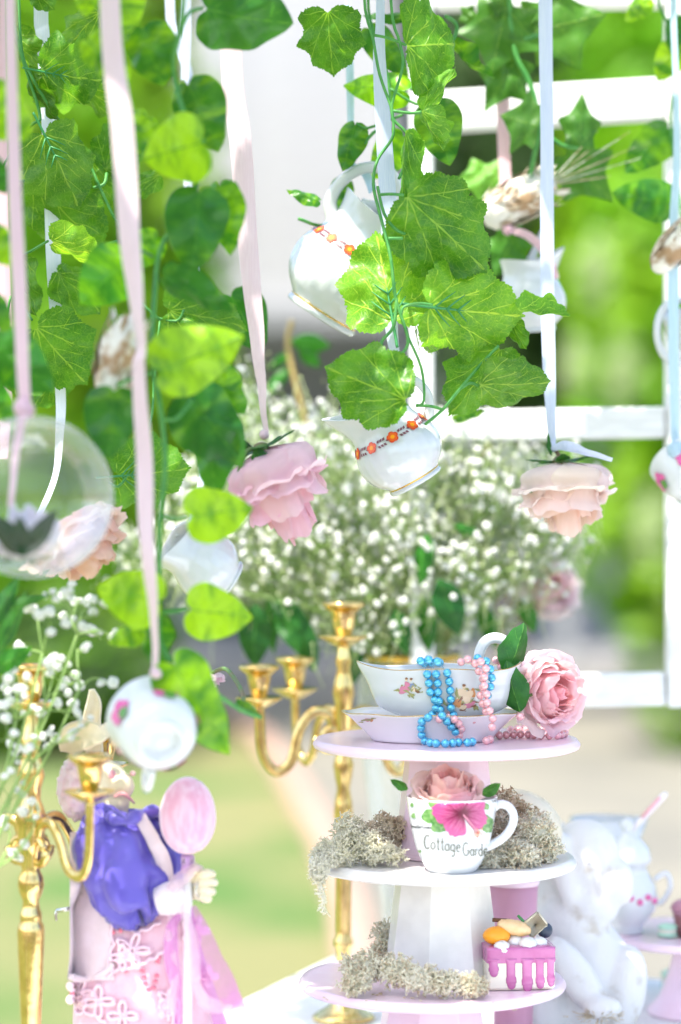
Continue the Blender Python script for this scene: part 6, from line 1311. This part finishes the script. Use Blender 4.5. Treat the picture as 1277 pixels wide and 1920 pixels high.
# the balloon it holds
bl = thing('toy_balloon', 'pink plush balloon on a stick held by the toy animal', 'balloon', Q(352, 1625, -.05))
m = MB(); m.ball(Q(352, 1533, -.05), (52 * s, 50 * s, 75 * s), 48, 32, fn=lambda q: 1 - .10 * max(0, -q.z) ** 2 - .03 * exp(-(abs(q.x - .35) / .05) ** 2)); m.build('bulb', M_PLUSH, bl)
m = MB(); m.tube([Q(352, 1604, -.05), Q(351, 1622, -.05), Q(350, 1636, -.05)], [13 * s, 11 * s, 12 * s], 14); m.build('neck', mat('lilac_tape', (.62, .36, .62), .5), bl)
for dx in (-8, 8): m = MB(); m.box(Q(352 + dx, 1614, -.056), (9 * s, 4 * s, 15 * s), bev=.0008); m.build('clip', mat('clip_lilac', (.74, .52, .74), .4), bl)
m = MB(); m.tube([Q(351, 1630, -.05), Q(353, 1690, -.058), Q(352, 1900, -.105), Q(351, 2092, -.115)], 8 * s, 10); m.build('stick', M_WHITEPLATE, bl)
m = MB(); strip(m, [Q(372, 1622, -.056), Q(350, 1640, -.062), Q(330, 1655, -.062), Q(318, 1668, -.06)], [16 * s, 24 * s, 26 * s, 20 * s], [20, 0, 20, 40], 8, .3); m.build('bow', M_ORGP, bl)

# ------------------------------------------------------------------ plaster rabbit statue
D2 = 2.56; s2 = S(1, D2)
def Q2(x, y, dd=0.): return P(x, y, D2 + dd)
m = MB()
def bl_(x, y, dd, rx, ry, rz, rt=0.): m.ball(Q2(x, y, dd), (rx * s2, ry * s2, rz * s2), 24, 16, rot=Matrix.Rotation(radians(rt), 3, 'Y'))
bl_(1095, 1850, .0, 98, 88, 135); bl_(1070, 1740, .0, 76, 66, 80); bl_(1090, 1612, -.005, 70, 58, 78, 25); bl_(1140, 1652, -.012, 50, 44, 50, 30); bl_(1160, 1672, -.014, 28, 30, 26)
bl_(1100, 1700, -.01, 62, 48, 44); bl_(1030, 1660, .0, 34, 30, 95, -8); bl_(1000, 1740, .01, 32, 30, 80, 14); bl_(1052, 1620, -.03, 26, 18, 88, -14)
bl_(1080, 1830, -.07, 34, 28, 88, -35); bl_(1130, 1890, -.085, 36, 26, 24); bl_(1165, 1860, -.02, 46, 60, 90, 12); bl_(1010, 1880, -.02, 66, 70, 84); bl_(1095, 1985, 0, 120, 100, 58); bl_(1108, 1618, -.052, 10, 6, 9)
# base levelled to the table
for i, v in enumerate(m.v):
    if v[2] < TZ + .001: m.v[i] = (v[0], v[1], TZ + .001)
M_PLASTER = mat('old_plaster', (.72, .71, .69), .85, col2=(.56, .51, .44), nscale=30, nlow=.56, nhigh=.70, bump=.7, bscale=45, bdist=.004)
rb = thing('rabbit_statue', 'weathered white plaster rabbit statue right of the tiered cake stands', 'statue', (Q2(1090, 960).x, D2, TZ + .0005))
o = m.build('figure', M_PLASTER, rb); q_ = o.modifiers.new('fuse', 'REMESH'); q_.mode = 'VOXEL'; q_.voxel_size = .0035; q_.use_smooth_shade = True; q2 = o.modifiers.new('soft', 'SMOOTH'); q2.iterations = 7
m = MB()
rr = random.Random(77); cpt = Q2(1125, 1908, -.09)
for i in range(160):
    u = Vector((rr.gauss(0, 1), rr.gauss(0, .6), rr.gauss(.4, .6))); p = cpt + Vector((u.x * .008, u.y * .006, u.z * .004)); m.tube([p, p + u.normalized() * .006], [.0008, .0003], 3)
m.build('moss_tuft', M_MOSSB, rb)
# cream rounded loaf behind the lichen, pink beaker behind the stands
t = thing('rounded_ornament', 'cream rounded ornament behind the right lichen clump', 'ornament', P(990, 1520, 2.52))
m = MB(); m.ball(P(985, 1545, 2.52), (.042, .03, .032), 28, 18, fn=lambda q: 1 + .05 * noise.noise(q * 3), rot=Matrix.Rotation(radians(35), 3, 'Y')); m.build('dome', mat('cream_crust', (.72, .64, .48), .7, col2=(.78, .72, .58), nscale=30, bump=.2), t)
m = MB(); m.lathe([(0, 0), (.03, 0), (.032, .004), (.010, .012), (.007, .05), (.009, .16), (.02, .182), (0, .183)], 28, (P(985, 960, 2.52).x, 2.52, TZ + .0005)); m.build('support', M_PORC, t)
t = thing('pink_beaker', 'bright pink beaker standing behind the white column and the toy cake', 'cup', (P(962, 960, 2.5).x, 2.50, TZ + .0005))
bz = (CZ - (1652 - 960) / F * 2.5) - TZ; m = MB(); m.lathe([(0, 0), (.018, 0), (.020, .004), (.021, bz * .4), (.026, bz), (.024, bz), (.018, .02), (0, .01)], 36, (P(962, 960, 2.5).x, 2.50, TZ + .0005)); m.build('body', mat('hot_pink_plastic', (.92, .54, .68), .3, trans=.4), t)
m = MB(); m.lathe([(.0265, bz - .004), (.0275, bz), (.0265, bz + .003), (.0245, bz + .001)], 36, (P(962, 960, 2.5).x, 2.50, TZ + .0005)); m.build('lip', mat('pale_pink_plastic', (.88, .66, .74), .3), t)

# ------------------------------------------------------------------ sugar bowl, milk jug and spoon on the right stand
D3 = 2.66; z3 = CZ - .462 + .0006
cx = P(1165, 960, D3).x; zz = lambda y: CZ - (y - 960) / F * D3
t = thing('sugar_bowl', 'white lidded sugar bowl with pink flowers on the right pink stand', 'sugar bowl', (P(1212, 960, D3).x, D3 - .01, z3))
X, Y = P(1212, 960, D3).x, D3 - .01; k = S(1, D3)
prof = [(0, 0), (26, 0), (30, 4), (26, 12), (34, 22), (52, 44), (58, 68), (52, 92), (40, 112), (36, 124), (40, 132), (37, 132), (0, 126)]
m = MB(); m.lathe([(r * k, z * k) for r, z in prof], 48, (X - 38 * k, Y, z3), fn=lambda p, a, r, z: (p[0], p[1], p[2])); m.build('bowl', M_PORC, t)
m = MB(); m.lathe([(r * k, z * k) for r, z in ((42, 130), (44, 134), (46, 140), (40, 160), (26, 176), (12, 184), (8, 190), (14, 200), (13, 210), (0, 216))], 48, (X - 38 * k, Y, z3)); m.build('lid', M_PORC, t)
for sgn in (-1, 1): m = MB(); m.tube(spline([(X - 38 * k + sgn * q * k, Y - .004, z3 + z * k) for q, z in ((50, 100), (72, 112), (80, 88), (66, 62), (55, 56))], 5), 5 * k, 8); m.build('handle', M_PORC, t)
for i in range(7):
    a = -pi / 2 + (i - 3) * .3; c_ = Vector((X - 38 * k + 59 * k * cos(a), Y + 59 * k * sin(a), z3 + (66 + 8 * (i % 2)) * k)); m = MB(); m.ball(c_, (6 * k, 6 * k, 6 * k), 8, 6); m.build('painted_flower', M_PRINTP, t)
t = thing('milk_jug', 'white milk jug behind the plaster rabbit head', 'jug', (P(1130, 960, 2.80).x, 2.80, TZ + .0005))
X, Y = P(1130, 960, 2.80).x, 2.80; k = S(1, 2.78); hb = (CZ - (1535 - 960) / F * 2.80) - TZ
m = MB(); m.lathe([(0, 0), (.034, 0), (.036, .006), (.030, .02), (.040, hb * .35), (.044, hb * .55), (.036, hb * .8), (.038, hb), (.035, hb), (.032, hb * .8), (0, hb * .6)], 48, (X, Y, TZ + .0005), fn=lambda p, a, r, z: (p[0] + .016 * sm(.75 * hb, hb, z) * max(0, cos(a - .2)) ** 4, p[1], p[2])); m.build('body', M_PORC, t)
m = MB(); m.tube(spline([(X - .034, Y, TZ + hb * .92), (X - .06, Y, TZ + hb * .95), (X - .066, Y, TZ + hb * .7), (X - .042, Y, TZ + hb * .5)], 5), .0045, 8); m.build('handle', M_PORC, t)

t = thing('spoon', 'white spoon with a pink handle sticking out of the sugar bowl', 'spoon', P(1192, 1548, D3))
m = MB(); m.tube([P(1186, 1556, D3 - .01), P(1200, 1540, D3 - .01), P(1242, 1494, D3 - .01), P(1250, 1487, D3 - .01)], [S(8, D3), S(9, D3), S(10, D3), S(6, D3)], 10, flat=.6); m.build('handle', mat('spoon_white', (.86, .80, .82), .3), t)
m = MB(); m.tube([P(1203, 1533, D3 - .018), P(1238, 1495, D3 - .018)], S(5, D3), 8, flat=.6); m.build('inlay', mat('spoon_pink', (.80, .36, .40), .3), t)
m = MB(); m.ball(P(1178, 1566, D3 - .01), (.008, .004, .012), 14, 9, rot=Matrix.Rotation(radians(40), 3, 'Y')); m.build('bowl', M_PORC, t)
t = thing('cupcake', 'brown cupcake cut by the right edge on the pink stand', 'cupcake', (P(1292, 960, D3).x, D3 - .03, z3))
X, Y = P(1292, 960, D3).x, D3 - .03
m = MB(); m.lathe([(0, 0), (.016, 0), (.021, .026), (.0, .026)], 40, (X, Y, z3), fn=lambda p, a, r, z: (p[0] + .0012 * cos(a * 20) * cos(a), p[1] + .0012 * cos(a * 20) * sin(a), p[2])); m.build('case', mat('brown_case', (.30, .13, .14), .7), t)
m = MB(); m.ball((X, Y, z3 + .030), (.024, .024, .012), 24, 14, fn=lambda q: 1 + .06 * noise.noise(q * 5)); m.build('icing', mat('plum_icing', (.42, .20, .26), .5), t)
def mint(label, x, y, d, r, z_):
    t = thing('mint_macaron', label, 'macaron', (P(x, 960, d).x, d, z_)); X = P(x, 960, d).x
    for i, zq in enumerate((.28, 1.0)): m = MB(); m.ball((X, d, z_ + r * zq), (r, r, r * .34), 24, 12, fn=lambda q: 1 + .02 * noise.noise(q * 12)); m.build('shell', mat('mint_shell', (.42, .68, .52), .6), t)
    m = MB(); m.lathe([(0, r * .5), (r * .9, r * .5), (r * .93, r * .64), (r * .9, r * .78), (0, r * .78)], 24, (X, d, z_)); m.build('filling', mat('macaron_cream', (.78, .74, .62), .6), t)
mint('pale mint macaron on the right pink stand beside the cupcake', 1252, 0, D3 - .035, .011, z3)
mint('pale mint macaron on the table at the right edge', 1272, 0, 2.78, .02, TZ + .0005)
